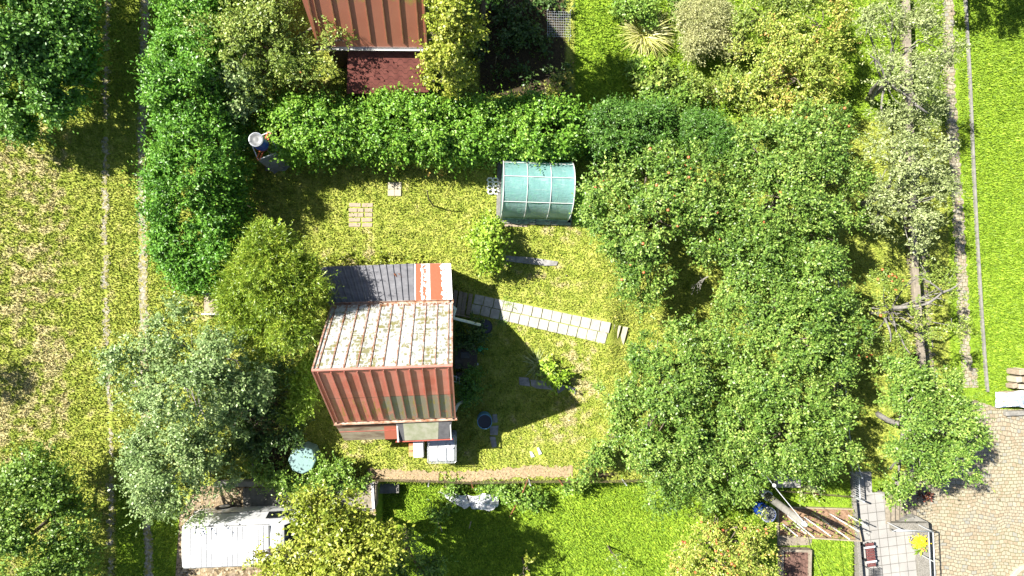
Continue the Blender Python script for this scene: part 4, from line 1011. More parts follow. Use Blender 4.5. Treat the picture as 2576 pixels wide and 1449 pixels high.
# fence along the hay strip
fen = thing('wire_fence', 'sagging dark wire fence with rusty posts between lawn and hay strip', 'fence', B(1220, 1210))
fp = [(880, 1196), (955, 1204), (1080, 1207), (1185, 1211), (1330, 1208), (1410, 1208), (1565, 1207), (1700, 1204)]
tops = [P(x, y+7, .62+float(zpx(x, y))) for x, y in fp]; bots = [B(x, y) for x, y in fp]
mesh_m = plain('rusty_wire', (.16, .12, .07), .8, .4, 8)
mb = MB()
for k in range(7):
    t = (k+.3)/6.6; pts = [b+(a-b)*t for a, b in zip(tops, bots)]; mb.tube(pts, .004, 4)
for i in range(len(fp)-1):
    n = int(np.linalg.norm(bots[i+1]-bots[i])/.12)
    for j in range(n):
        s = j/n; s2 = (j+.7)/n; a = bots[i]+(bots[i+1]-bots[i])*s; b = tops[i]+(tops[i+1]-tops[i])*min(1, s2); mb.tube([a, b], .0028, 3, False)
mb.build('wire_mesh', mesh_m, fen)
for (x, y, lean) in ((1080, 1207, 0), (1185, 1211, 1), (1330, 1205, 0), (1405, 1205, 1), (1565, 1205, 0)):
    b = B(x, y); mb = MB(); mb.tube([b-[0, 0, .1], b+[.06*lean, -.05, .75]], .025, 6); mb.build('post', M['rust'] if lean else M['galv'], fen)
mb = MB(); mb.tube([P(1328, 1205, .3), P(1316, 1236, .1), P(1282, 1300, -.6)], .022, 6); tag(mb.build('rusty_pole', M['rust']), 'long rusty pole leaning from the wire fence towards the lawn', 'pole')
for x0, y0, x1, y1, z, lab in ((1098, 1285, 1103, 1318, .5, 'thin pale stake nearest the plastic sheet'), (1112, 1338, 1107, 1322, .5, 'short pale stake in the shaded lawn below the plastic sheet'), (1180, 1330, 1185, 1312, .5, 'pale stake at the edge of the tree shadow on the lawn')):
    mb = MB(); b = B(x0, y0); mb.tube([b, P(x1, y1, b[2]+z)], .018, 6); tag(mb.build('garden_stake', M['wood_pale']), lab, 'stake', 'stakes on the lower lawn')
sh = B(1528, 1372); sap = thing('young_tree', 'staked young tree on the lower bright lawn', 'young tree', B(1524, 1370))
mb = MB(); mb.tube([sh, sh+[.03, -.03, .75]], .035, 7); mb.build('stake', M['wood_dark'], sap)
mb = MB(); mb.tube([sh+[.08, -.1, 0], sh+[.2, -.25, .8], sh+[.3, -.35, 1.5]], [.02, .015, .008], 6); mb.build('trunk', M['bark'], sap)
r = np.random.default_rng(77); an0 = sh+np.array([.25, -.3, 1.2])+r.normal(size=(16, 3))*np.array([.22, .22, .25]); sp = sprays(an0, unit(16, r), 7, .2, .07, .045, r); leaves('crown', sp[0], sp[1], sp[2], sp[3], sp[4], LM['grey2'], sp[5], sap)

# ------------------------------------------------------------------ van, its yard and concrete walls
vd = MB(); 
dr = [(505, 1222), (945, 1216), (945, 1296), (720, 1300), (700, 1475), (440, 1475), (452, 1300), (480, 1250)]
mb = MB(); mb.prism([P(x, y, 0)[:2] for x, y in dr], -.5, .02); o = mb.build('driveway', M['litter']); tag(o, kind='structure')
mb = MB(); mb.prism([P(x, y, 0)[:2] for x, y in [(612, 1228), (940, 1222), (940, 1284), (612, 1284)]], -.2, .04); tag(mb.build('concrete_slab', M['conc_dark']), kind='structure')
cw = thing('concrete_wall', 'grey concrete retaining wall above the van with a block at its end', 'wall', P(750, 1215, 0))
mb = MB()
for (x0, y0, x1, y1, wd, zt) in ((540, 1219, 930, 1213, .2, .34),):
    a, b = P(x0, y0, zt), P(x1, y1, zt); d = nrm(b-a); mb.box(((a+b)/2)*[1, 1, 0]+[0, 0, zt/2-.2], (np.linalg.norm(b-a), wd, zt+.4), math.atan2(d[1], d[0]))
mb.build('coping', M['conc'], cw, bevel=.01)
ra = [(890, 1222), (922, 1214), (952, 1212), (946, 1224), (946, 1278), (890, 1280)]
mb = MB(); mb.prism([P(x, y, .45)[:2] for x, y in ra], -1.0, .45); mb.build('end_block', M['conc_warm'], cw, bevel=.015)
mb = MB(); mb.box(P(938, 1247, .48), (.1, .98, .05), R_(3)); mb.build('drain_grate', M['white_paint'], cw)
mb = MB()
for i in range(24): q = P(938, 1247, .48); mb.box((q[0]+.0+.02*math.sin(i), q[1]-.46+.04*i, .508), (.07, .012, .004))
mb.build('grate_slot', M['black'], cw)
mb = MB(); q = P(975, 1227, -.45); mb.box((q[0], q[1], -.5), (.9, .4, .3), .02); tag(mb.build('concrete_block', M['conc_dark'], bevel=.02), 'dark concrete block in the shade below the wall end', 'block')
def van():
    W2, L0, L1 = .92, -2.35, 2.45
    zr = 1.96
    tl, tr, bl = P(452, 1328, zr), P(640, 1321, zr), P(456, 1429, zr)
    ax = nrm((tr-tl)*[1, 1, 0]); an = math.atan2(ax[1], ax[0]); mid = (tl+bl)/2
    ct = np.array([mid[0], mid[1], 0])+ax*2.3; VT = frame(ct[:2], an)
    root = thing('van', 'white panel van parked beside the concrete wall under a tree', 'van', ct)
    # sections along x: (x, half width at sill, half width at roof, z sill, z belt, z roof)
    sec = [(-2.3, .80, .68, .45, 1.0, 1.80), (-2.27, .86, .72, .34, 1.0, 1.91), (-2.15, .9, .735, .3, 1.0, 1.945), (-1.0, .92, .745, .28, 1.02, 1.96), (.3, .92, .745, .28, 1.02, 1.955), (.85, .92, .73, .28, 1.02, 1.93), (1.15, .92, .7, .28, 1.04, 1.84), (1.75, .91, .76, .28, 1.1, 1.2), (2.1, .88, .74, .3, .95, 1.06), (2.38, .78, .66, .34, .7, .92), (2.45, .7, .6, .42, .62, .8)]
    mb = MB(); rows = []
    for (x, ws, wr, z0, zb, z1) in sec:
        half = [(ws*.96, z0), (ws, z0+.15), (ws, zb), (ws*.985, zb+(z1-zb)*.12), (wr+(ws-wr)*.35, z1-(z1-zb)*.4), (wr+.03, z1-(z1-zb)*.12), (wr-.03, z1-(z1-zb)*.03), (wr*.5, z1+.012), (0, z1+.018)]
        rows.append([VT(x, y, z) for y, z in half]+[VT(x, -y, z) for y, z in half[-2::-1]])
    n = len(rows[0]); vs = [p for row in rows for p in row]
    fs = [(i*n+j, i*n+j+1, (i+1)*n+j+1, (i+1)*n+j) for i in range(len(rows)-1) for j in range(n-1)]
    fs += [(i*n+n-1, i*n, (i+1)*n, (i+1)*n+n-1) for i in range(len(rows)-1)]
    fs += [tuple(range(n))[::-1], tuple((len(rows)-1)*n+j for j in range(n))]
    mb.add(vs, fs); body = mb.build('body', M['van'], root, smooth=True)
    mb = MB(); mb.box(VT(-.68, 0, 1.966), (2.88, 1.34, .01), an); mb.build('roof_groove', M['lid'], root)
    # roof ribs
    mb = MB()
    for i in range(16):
        x = -2.1+i*.178; z = 1.972 if x < .4 else 1.965
        mb.box(VT(x+.075, 0, z+.01), (.155, 1.36, .03), an)
    mb.build('roof_panel', M['van'], root, bevel=.008)
    for s in (-1, 1):
        mb = MB(); mb.box(VT(-.75, s*.715, 1.968), (2.9, .02, .03), an); mb.build('roof_gutter', M['lid'], root)
    # windscreen, side windows, lights, wheels, mirrors
    mb = MB(); mb.quad(VT(1.21, -.62, 1.82), VT(1.72, -.7, 1.25), VT(1.72, .7, 1.25), VT(1.21, .62, 1.82)); 
    nn_ = np.array([.74*math.cos(an), .74*math.sin(an), .67])*.03; mb.v = [tuple(np.array(q)+nn_) for q in mb.v]; mb.build('windscreen', M['glass'], root)
    for s in (-1, 1):
        for (xa, xb) in ((.52, 1.0), (1.04, 1.38)):
            zt_ = 1.66 if xb < 1.1 else 1.5
            y0_, y1_ = s*.925, s*.855
            mb = MB(); q = [VT(xa, y0_, 1.14), VT(xb, y0_, 1.14), VT(xb-.08, y1_, zt_), VT(xa+.03, y1_, zt_+.04)]; mb.slab4(q if s < 0 else q[::-1], .02); mb.build('side_window', M['glass'], root)
        mb = MB(); mb.box(VT(1.35, s*1.02, 1.15), (.1, .18, .2), an); mb.build('wing_mirror', M['black'], root, bevel=.03)
        mb = MB(); mb.box(VT(-2.29, s*.78, 1.0), (.06, .12, .42), an); mb.build('tail_light', M['redlens'], root, bevel=.015)
        mb = MB(); mb.box(VT(2.42, s*.55, .68), (.05, .22, .14), an); mb.build('headlight', M['glass'], root, bevel=.02)
        for x in (-1.35, 1.55):
            mb = MB(); c = VT(x, s*.84, .33); e = VT(0, 1, 0)-VT(0, 0, 0)
            mb.tube([c-e*.1, c-e*.08, c+e*.08, c+e*.1], [.28, .33, .33, .28], 24); ty = mb.build('wheel', M['rubber'], root, smooth=False)
            mb = MB(); mb.tube([c-e*.105, c+e*.105], .19, 18); mb.build('rim', M['galv'], ty)
        mb = MB(); mb.box(VT(-.4, s*.928, 1.15), (2.6, .02, .02), an); mb.build('slide_rail', M['lid'], root)
    mb = MB(); mb.box(VT(-2.34, 0, .45), (.12, 1.7, .2), an); mb.build('bumper', M['black'], root, bevel=.04)
    mb = MB(); mb.box(VT(2.45, 0, .45), (.12, 1.6, .22), an); mb.build('bumper', M['black'], root, bevel=.04)
van()
# crate by the hedge end
ct_ = thing('wooden_box', 'open wooden box with white rims between hedge and golden conifer', 'box', B(545, 764)); c = B(545, 764)
mb = MB(); mb.box((c[0], c[1], .2), (.62, .72, .4)); mb.build('deck', M['wood_pale'], ct_)
for (dx, dy, sx_, sy) in ((0, .39, .74, .06), (0, -.39, .74, .06)):
    mb = MB(); mb.box((c[0]+dx, c[1]+dy, .26), (sx_, sy, .52)); mb.build('side_board', M['white_paint'], ct_, bevel=.008)
mb = MB(); mb.box((c[0]+.36, c[1], .27), (.1, .66, .54)); mb.build('end_board', M['wood_dark'], ct_)
# soil bed edge in the dark corner
mb = MB(); a, b = B(640, 1105), B(640, 1205); mb.box(((a+b)/2)+[0, 0, .1], (.05, np.linalg.norm(b-a), .24)); tag(mb.build('edging_board', M['conc']), 'thin pale edging board beside the dark bed in the shrubs', 'edging')
# plastic sheet on the lower lawn
def drape(name, label, cat, poly, z0, amp, mat, seed, n=26):
    r = np.random.default_rng(seed); c = [np.array(p, float) for p in poly]; vs = []; fs = []
    for i in range(n+1):
        for j in range(n+1):
            s, t = i/n, j/n; p = (c[0]*(1-s)+c[1]*s)*(1-t)+(c[3]*(1-s)+c[2]*s)*t
            p = p+np.array([1.6*math.sin(7*t+3*s), 2.2*math.sin(9*s+2*t)])*(1 if 0 < s < 1 else .4)
            ph = z0+amp*(math.sin(11*s+5*t)+math.sin(17*t-6*s+1)+math.sin(23*s+13*t)*.6)*.35*(1 if True else 0)
            q = G(*p); vs.append((q[0], q[1], q[2]+max(.02, ph*math.sin(math.pi*min(max(s, .06), .94))**.4)))
    fs = [(i*(n+1)+j, (i+1)*(n+1)+j, (i+1)*(n+1)+j+1, i*(n+1)+j+1) for i in range(n) for j in range(n)]
    mb = MB(); mb.add(vs, fs); o = mb.build(name, mat, smooth=True); return tag(o, label, cat)
drape('plastic_sheet', 'crumpled white plastic sheet lying on the plants, left half', 'plastic sheet', [(1105, 1230), (1172, 1238), (1183, 1270), (1140, 1262)], .55, .14, M['sheet'], 1)
drape('plastic_sheet', 'crumpled white plastic sheet lying on the plants, right half', 'plastic sheet', [(1176, 1240), (1254, 1232), (1252, 1272), (1186, 1275)], .52, .16, M['sheet'], 2)

# ------------------------------------------------------------------ terrace, yard and kitchen garden at the lower right
def zpoly(name, pts, z0, z1, mat, parent=None, bevel=0):
    mb = MB(); mb.prism([P(x, y, z1)[:2] for x, y in pts], z0, z1); return mb.build(name, mat, parent, bevel=bevel)
tag(zpoly('terrace', [(2151, 1180), (2191, 1180), (2194, 1239), (2225, 1239), (2226, 1262), (2228, 1318), (2240, 1318), (2243, 1337), (2303, 1337), (2312, 1480), (2170, 1480), (2160, 1367), (2150, 1253)], -1.6, Z_TER, M['tiles']), kind='structure')
yd = [(2446, 1004), (2520, 1030), (2700, 1030), (2700, 1620), (2290, 1620), (2290, 1262), (2306, 1200), (2400, 1110)]
mb = MB(); mb.prism([P(x, y, Z_YARD+.02)[:2] for x, y in yd], Z_YARD-.3, Z_YARD+.02); tag(mb.build('cobbled_yard', M['cobble']), kind='structure')
kb = thing('kerb_wall', 'low concrete kerb wall between kitchen garden lawn and tiled terrace', 'kerb', B(2160, 1340))
for pts in ([(2143, 1196), (2150, 1196), (2155, 1262), (2147, 1262)], [(2147, 1264), (2155, 1264), (2164, 1360), (2156, 1360)], [(2156, 1362), (2164, 1362), (2174, 1480), (2165, 1480)]):
    zpoly('kerb_stone', pts, -1.2, -.34, M['aggr'], kb, .01)
pw = thing('parapet_wall', 'rough concrete parapet at the edge of the tiled terrace', 'wall', P(2300, 1380, Z_TER))
zpoly('top_block', [(2242, 1316), (2336, 1316), (2338, 1338), (2243, 1338)], Z_YARD-.1, Z_TER+.14, M['aggr'], pw, .01)
zpoly('side_block', [(2306, 1339), (2338, 1339), (2346, 1480), (2313, 1480)], Z_YARD-.1, Z_TER+.12, M['aggr'], pw, .01)
zpoly('stair_cheek', [(2254, 1314), (2305, 1298), (2336, 1314.5)], Z_YARD-.1, Z_TER-.1, M['conc'], pw)
ys = thing('yard_steps', 'flight of concrete steps from the tiled terrace down to the cobbled yard', 'steps', P(2270, 1290, Z_TER-.5))
xs = [2226, 2240.5, 2252, 2263, 2274, 2285, 2296, 2306]
for k in range(7):
    zt = Z_TER-.005-.125*k
    zpoly('step', [(xs[k], 1240 if k > 1 else 1259), (xs[k+1], 1240 if k > 1 else 1259), (xs[k+1], 1318), (xs[k], 1318)], Z_YARD-.2, zt, M['conc_warm'], ys, .006)
rt = thing('retaining_wall', 'long low stone retaining wall under the apple trees', 'wall', B(2286, 720))
for v0, v1 in ((-60, 120), (120, 300), (300, 470), (470, 640), (640, 800), (800, 960), (960, 1110), (1110, 1238)):
    u0, u1 = np.interp(v0, RET_V, RET_U), np.interp(v1, RET_V, RET_U); zt = -.4
    mb = MB(); pts = [P(u0-13, v0+1, zt), P(u0+3, v0+1, zt), P(u1+3, v1-1, zt), P(u1-13, v1-1, zt)]; mb.prism([p[:2] for p in pts], Z_YARD-.1, zt); mb.build('wall_stone', M['conc_warm'], rt, bevel=.015)
kerb = thing('lawn_edging', 'dark stone edging strip along the bright right lawn', 'edging', B(2450, 500))
ke = [(2424, -30), (2431, 100), (2437, 200), (2445, 400), (2455, 600), (2467, 800), (2474, 900), (2481, 985)]
for i in range(len(ke)-1):
    a, b = B(*ke[i]), B(*ke[i+1]); d = nrm(b-a); mb = MB(); mb.box((a+b)/2+[0, 0, .06], (np.linalg.norm(b-a)-.01, .09, .16), math.atan2(d[1], d[0])); mb.build('edging_stone', M['conc'], kerb, bevel=.01)
# cobbled second row beside the path end
ribbon('stone_path', [(2450, 925), (2452, 975)], M['cobble'], 8, 8, .03, .4, seed=17)
# railing of the terrace
rl = thing('railing', 'galvanised two-bar railing around the corner of the terrace', 'railing', P(2330, 1340, Z_TER))
zt_, zm = Z_TER+1.0, Z_TER+.55
o0, o1, o2 = P(2250, 1333, zt_), P(2347, 1338, zt_), P(2354, 1490, zt_)
m0, m1, m2 = P(2248, 1336, zm), P(2336, 1336, zm), P(2343, 1490, zm)
lo = P(2240, 1330, Z_TER+.1)
mb = MB(); mb.tube([lo, P(2245, 1336, zt_-.12), o0+[.12, 0, 0], o1], .024, 8); mb.tube([o1, o2], .024, 8); mb.build('top_rail', M['galv'], rl, smooth=True)
mb = MB(); mb.tube([m0, m1], .02, 8); mb.tube([m1, m2], .02, 8); mb.build('mid_rail', M['galv'], rl, smooth=True)
for q in (o1, (o1+o2)/2, o0+[.3, 0, 0]): mb = MB(); mb.tube([q*[1, 1, 0]+[0, 0, Z_TER+.1], q], .024, 8); mb.build('post', M['galv'], rl)
# gate
gt = thing('garden_gate', 'grey metal bar gate standing across the terrace path', 'gate', P(2152, 1215, Z_TER))
gb0, gb1 = P(2136, 1192, Z_E), P(2139, 1243, Z_E); H_ = .62
off = np.array([.05, 0, 0])
def gp(t, z): return gb0+(gb1-gb0)*t+off+np.array([.0, 0, z])
for z in (.1, H_): mb = MB(); mb.tube([gp(0, z), gp(1, z)], .028 if z > .3 else .02, 7); mb.build('rail', M['galv'], gt)
for k in range(10): mb = MB(); mb.tube([gp(k/9, .1), gp(k/9, H_)], .013, 6); mb.build('bar', M['galv'], gt)
for t in (-.08, 1.08): mb = MB(); mb.tube([gp(t, -.3), gp(t, H_+.25)], .04, 9); mb.build('post', M['galv'], gt)
mb = MB(); q = [P(2105, 640, -.5+1.0), P(2121, 900, .5), P(2138, 1100, .5), gp(-.08, H_+.2)]
wf = thing('boundary_fence', 'thin grey wire fence running down from the trees to the gate', 'fence', B(2125, 900))
mb = MB(); mb.tube(q, .012, 5)
for dz in (.3, .6): mb.tube([p-[0, 0, dz] for p in q], .006, 4)
mb.build('wire', M['galv'], wf)
for p in q[:3]+[P(2114, 770, .5), P(2130, 1000, .5)]: mb = MB(); mb.tube([p-[0, 0, 1.0], p+[0, 0, .04]], .022, 7); mb.build('post', M['galv'], wf)
f2 = thing('bed_fence', 'low wire fence between the concrete cover and the gate post', 'fence', B(2060, 1240))
mb = MB(); a, b = P(1960, 1236, -.15), gp(1.08, .3)
for dz in (0, -.12, -.24): mb.tube([a+[0, 0, dz], b+[0, 0, dz]], .008, 4)
for k in range(26): p = a+(b-a)*k/26; mb.tube([p, p+(b-a)/26-[0, 0, .24]], .005, 3)
mb.build('wire_mesh', mesh_m, f2)
for t in (0, .5): p = a+(b-a)*t; mb = MB(); mb.tube([p-[0, 0, .4], p+[0, 0, .03]], .02, 6); mb.build('post', M['rust'], f2)
# bench
bn = thing('bench', 'slatted maroon bench with two pale cross straps on the tiled terrace', 'bench', P(2184, 1393, Z_TER))
zb = Z_TER+.44; b0, b1 = P(2176.5, 1367, zb), P(2183, 1427, zb); d = nrm(b1-b0); e = np.array([-d[1], d[0], 0]); Lb = np.linalg.norm(b1-b0); ang_b = math.atan2(d[1], d[0]); wdt = .36
if e[0] < 0: e = -e
for k in range(9):
    c = b0+d*Lb*(k+.5)/9+e*.18; mb = MB(); mb.box(c, (Lb/9*.8, wdt*(1.0 if k % 2 else .97), .035), ang_b); mb.build('slat', M['maroon'], bn, bevel=.006)
for t in (.17, .78):
    c = b0+d*Lb*t+e*.17; mb = MB(); mb.box(c+[0, 0, .03], (.07, .44, .02), ang_b); mb.build('strap', M['wood_white'], bn)
    for s in (0.03, .33): mb = MB(); p = b0+d*Lb*t+e*s; mb.box((p[0], p[1], (zb+Z_TER)/2-.01), (.06, .05, zb-Z_TER-.03), ang_b); mb.build('leg', M['black'], bn)
for s in (.02, .34): mb = MB(); mb.box((b0+b1)/2+e*s-[0, 0, .04], (Lb, .03, .04), ang_b); mb.build('side_rail', M['black'], bn)
# wire basket / chair at the lower edge
ch = thing('wire_chair', 'black wire mesh chair on the tiles at the bottom edge', 'chair', P(2200, 1446, Z_TER)); c = P(2200, 1446, Z_TER+.45)
mb = MB()
for k in range(9):
    t = -.24+.06*k; mb.tube([c+[t, -.24, 0], c+[t, .24, 0]], .008, 4); mb.tube([c+[-.24, t, .003], c+[.24, t, .003]], .008, 4)
mb.build('seat', M['black'], ch)
for a in (-1, 1):
    for b in (-1, 1): mb = MB(); mb.tube([c+[a*.22, b*.22, 0], c+[a*.25, b*.25, -.45]], .012, 5); mb.build('leg', M['black'], ch)
mb = MB()
for k in range(9): t = -.24+.06*k; mb.tube([c+[-.24, t, 0], c+[-.3, t*1.05, .42]], .008, 4)
for z in (.12, .24, .36, .42): mb.tube([c+[-.24-.06*z/.42, -.25, z], c+[-.24-.06*z/.42, .25, z]], .008, 4)
mb.build('backrest', M['black'], ch)
# planter on the parapet edge
pn = thing('planter', 'grey stone bowl of yellow flowers on the terrace edge', 'planter', P(2297, 1357, Z_TER)); c = P(2296, 1360, Z_TER)
mb = MB(); mb.lathe(c, [(.14, 0), (.2, .06), (.3, .24), (.33, .3), (.29, .3), (.27, .26)], 18, True, True); mb.build('bowl', M['pot'], pn, smooth=True)
r = np.random.default_rng(21); n = 420; q = c+np.array([.05, .08, .34])+np.stack([r.normal(size=n)*.16, r.normal(size=n)*.1, np.abs(r.normal(size=n))*.06], 1)
arr = norml(r.normal(size=(n, 3))+[0, 0, .3]); leaves('flowers', q, arr, np.array([0, 0, 1.])+r.normal(size=(n, 3))*.5, np.full(n, .085), np.full(n, .065), M['yellow'], r.random(n), pn)
n = 30; q = c+np.array([.12, -.24, .3])+r.normal(size=(n, 3))*np.array([.1, .07, .03]); leaves('foliage', q, r.normal(size=(n, 3))*[1, 1, .3], np.array([0, 0, 1.])+r.normal(size=(n, 3))*.4, np.full(n, .24), np.full(n, .1), LM['lime'], r.random(n), pn)
for k in range(3): mb = MB(); mb.ball(c+[.1+.08*k, -.2-.04*k, .36], .035, 8, 6); mb.build('red_bloom', M['apple'], pn, smooth=True)
rp = thing('potted_plant', 'dark red leaved plant in a pot by the top of the yard steps', 'potted plant', B(2316, 1241)); c = np.array(B(2316, 1241)); c[2] = Z_YARD
mb = MB(); mb.lathe(c, [(.13, 0), (.19, .3), (.2, .32), (.17, .32), (.16, .28)], 16, True, True); mb.build('pot', M['pot'], rp, smooth=True)
n = 90; q = c+np.array([0, 0, .4])+r.normal(size=(n, 3))*np.array([.12, .1, .07]); leaves('foliage', q, r.normal(size=(n, 3)), np.array([0, 0, 1.])+r.normal(size=(n, 3))*.4, np.full(n, .15), np.full(n, .06), LM['red'], r.random(n), rp)
# kitchen garden beds
def bed(name, label, corners, soilm, framem, h, wdt):
    pts = [B(*c) for c in corners]; z = max(p[2] for p in pts); root = thing(name, label, 'garden bed', sum(pts)/4)
    for i in range(4):
        a, b = pts[i], pts[(i+1) % 4]; d = nrm((b-a)*[1, 1, 0]); mb = MB(); L = np.linalg.norm((b-a)[:2])
        mb.box(np.array([*((a+b)/2)[:2], z+h/2-.05]), (L+(wdt-.004 if i % 2 else -wdt), wdt, h+.1+(.003 if i % 2 else 0)), math.atan2(d[1], d[0])); mb.build('edge_board', framem, root, bevel=.006)
    mb = MB(); n = 22; vs = []
    for i in range(n+1):
        for j in range(n+1):
            s, t = .01+.98*i/n, .01+.98*j/n; p = (pts[0]*(1-s)+pts[1]*s)*(1-t)+(pts[3]*(1-s)+pts[2]*s)*t
            vs.append((p[0], p[1], z+h-.12+.035*math.sin(i*2.1+j)*math.cos(j*1.7)))
    mb.add(vs, [(i*(n+1)+j, i*(n+1)+j+1, (i+1)*(n+1)+j+1, (i+1)*(n+1)+j) for i in range(n) for j in range(n)])
    mb.f = [q[::-1] for q in mb.f]; mb.build('soil', soilm, root, smooth=True); return root
bed('garden_bed', 'brown soil bed with leaning stakes edged by pale boards', [(1953, 1273), (2146, 1279), (2150, 1351), (1955, 1346)], M['soilbed'], M['wood_pale'], .14, .05)
bed('raised_bed', 'raised bed of dark soil in a pale concrete frame', [(1960, 1378), (2030, 1380), (2028, 1470), (1958, 1468)], M['soildark'], M['conc_warm'], .32, .1)
flat_block('stone_slab', 'large pale slab between the staked bed and the raised bed', 'slab', [(1955, 1349), (2040, 1350), (2040, 1370), (1955, 1372)], .04, M['conc_warm'])
flat_block('concrete_cover', 'big white and grey concrete cover in the shade of the apple trees', 'concrete cover', [(1945, 1193), (2007, 1193), (2006, 1222), (1944, 1222)], .3, M['slab'], bevel=.02)
sk = None
stk = [((700, 730), (1020, 960)), ((790, 670), (995, 810)), ((1010, 690), (1365, 905)), ((1235, 705), (1460, 840)), ((480, 690), (820, 980)), ((440, 815), (615, 960)), ((570, 810), (720, 930)), ((930, 770), (1250, 1000)), ((370, 590), (620, 770))]
stlab = ['stake longest towards the lower board of the soil bed', 'short stake in the middle of the soil bed', 'stake leaning over the kerb by the bench', 'stake at the right end of the soil bed above the tiles', 'stake crossing to the pale slab', 'stake at the lower left corner of the soil bed', 'short stake behind the pale slab', 'stake reaching the lower right board of the soil bed', 'stake right beside the utility pole']
for i, (a, b) in enumerate(stk):
    pa = (1878.6+.2064*a[0], 1150+.2064*a[1]); pb = (1878.6+.2064*b[0], 1150+.2064*b[1]); q0 = B(*pa)
    L = math.hypot(pb[0]-pa[0], pb[1]-pa[1]); hgt = min(1.75, L/40)
    mb = MB(); mb.tube([q0-[0, 0, .1], P(*pb, q0[2]+hgt)], .026, 6)
    root = thing('plant_stake', 'pale metal '+stlab[i], 'stake', q0, 'stakes in the soil bed'); mb.build('rod', M['white_paint'], root)
    n = 12; tt = r.random((n, 1)); an0 = q0+(P(*pb, q0[2]+hgt)-q0)*tt*.9+r.normal(size=(n, 3))*.08; sp = sprays(an0, unit(n, r), 6, .14, .07, .045, r); leaves('tomato_vine', sp[0], sp[1], sp[2], sp[3], sp[4], LM['apple_y'], sp[5], root)
# utility pole
up_ = thing('utility_pole', 'leaning grey concrete utility pole with insulator over the kitchen garden', 'utility pole', B(1911, 1232)); b = B(1911, 1232); tp = P(2022, 1317, 4.0)
mb = MB(); mb.tube([b-[0, 0, .2], b+(tp-b)*.5, tp], [.17, .14, .1], 14); mb.build('pole', M['conc'], up_, smooth=True)
q = b+(tp-b)*.2; mb = MB(); mb.tube([q-(tp-b)*.02, q+(tp-b)*.02], .2, 14); mb.tube([q+[-.2, .22, 0], q+[.2, -.22, 0]], .05, 6); mb.build('bracket', M['wood_white'], up_)
mb = MB(); mb.lathe(tp+[0, 0, 0], [(.1, 0), (.1, .06), (.05, .12), (.07, .16), (.02, .2)], 12); mb.build('insulator', M['white_paint'], up_, smooth=True)
mb = MB(); mb.tube([b+(tp-b)*.3+[.1, -.1, 0], b+(tp-b)*.6+[.14, -.14, -.05], tp+[.05, -.05, .0]], .014, 5); mb.build('cable', M['black'], up_)
pw1 = thing('power_line', 'thin pale overhead wire with white insulator running to the apple tree', 'overhead wire', tp)
e1_ = P(1901, 1162, 3.6); mb = MB(); mb.tube([tp+[0, 0, .15], (tp+e1_)/2-[0, 0, .06], e1_], .014, 5); mb.build('wire', M['galv'], pw1)
q = tp+(e1_-tp)*.62; mb = MB(); mb.ball(q+[0, 0, .04], .07, 10, 6); mb.build('insulator', M['white_paint'], pw1, smooth=True)
pw2 = thing('power_line', 'dark overhead wire dropping from the pole towards the bottom edge', 'overhead wire', tp)
e2_ = P(2062, 1430, 2.6); mb = MB(); mb.tube([tp+[0, 0, .1], (tp+e2_)/2-[0, 0, .1], e2_, e2_+(e2_-tp)*.4], .012, 5); mb.build('wire', M['black'], pw2)
# stacked stone and sheet at the right edge
rs = np.random.default_rng(31)
ROW = ['upper', 'middle', 'lower']
for j in range(3):
    for i in range(4):
        x = 2536+i*17.5+rs.uniform(-2, 2); y = 934+j*17+rs.uniform(-2, 2); b = np.array(B(x, y)); b[2] = Z_YARD
        me = MB(); me.box(b+[0, 0, .22+.08*(2-j)], (.25+rs.uniform(-.04, .05), .24+rs.uniform(-.04, .05), .45+.16*(2-j)), rs.uniform(-.3, .3))
        tag(me.build('stacked_stone', M['slab_cream'] if (i+j) % 2 else M['slab_pink'], bevel=.04), f'rough beige block, {["first", "second", "third", "fourth"][i]} from the left in the {ROW[j]} row of the stone stack', 'stone', 'stacked stones beside the lawn')
for k in range(3):
    q = B(2530, 1000); mb = MB(); mb.box((q[0]+.6, q[1]+.05, Z_YARD+.15+.14*k), (2.0, .55-.03*k, .12), .03); 
    if k == 2: break
    tag(mb.build('stored_board', M['wood_pale']), ['lowest board stored under the clear sheet', 'upper board stored under the clear sheet'][k], 'board', 'boards under the clear sheet')
zs = Z_YARD
drape('clear_sheet', 'clear bluish plastic sheet over a board stack at the right edge', 'plastic sheet', [(2491, 984), (2600, 980), (2604, 1018), (2494, 1022)], .5, .12, M['bluesheet'], 3)
mb = MB(); q = B(2560, 1037); mb.box((q[0]+.4, q[1], Z_YARD+.1), (2.2, .2, .24), .02); tag(mb.build('kerb_stone', M['conc'], bevel=.015), 'pale concrete kerb below the clear sheet at the right edge', 'kerb')
mb = MB(); q = P(2590, 1475, Z_YARD); n = 26
for k in range(n):
    a = R_(60)+k*R_(230)/n; mb.box((q[0]+.95*math.cos(a), q[1]+.95*math.sin(a), Z_YARD+.06), (.2, .16, .14), a)
tag(mb.build('stone_ring', M['slab_cream'], bevel=.015), 'curved pale stone edging in the lower right corner of the yard', 'edging')
mb = MB(); mb.box(P(1382, 28, -.0)+[0, 0, .6], (.9, 1.0, .05)); 
cf = thing('compost_frame', 'wire mesh frame in the dark bed beside the neighbour cabin', 'frame', B(1400, 70)); c = B(1402, 72)
mb = MB()
for k in range(11): t = -.45+.09*k; mb.tube([c+[t, -.5, .45], c+[t, .5, .45]], .006, 3); mb.tube([c+[-.45, t*1.1, .45], c+[.45, t*1.1, .45]], .006, 3)
mb.build('mesh', M['galv'], cf)
for a in (-.45, .45):
    for b in (-.5, .5): mb = MB(); mb.tube([c+[a, b, 0], c+[a, b, .6]], .02, 5); mb.build('post', M['galv'], cf)
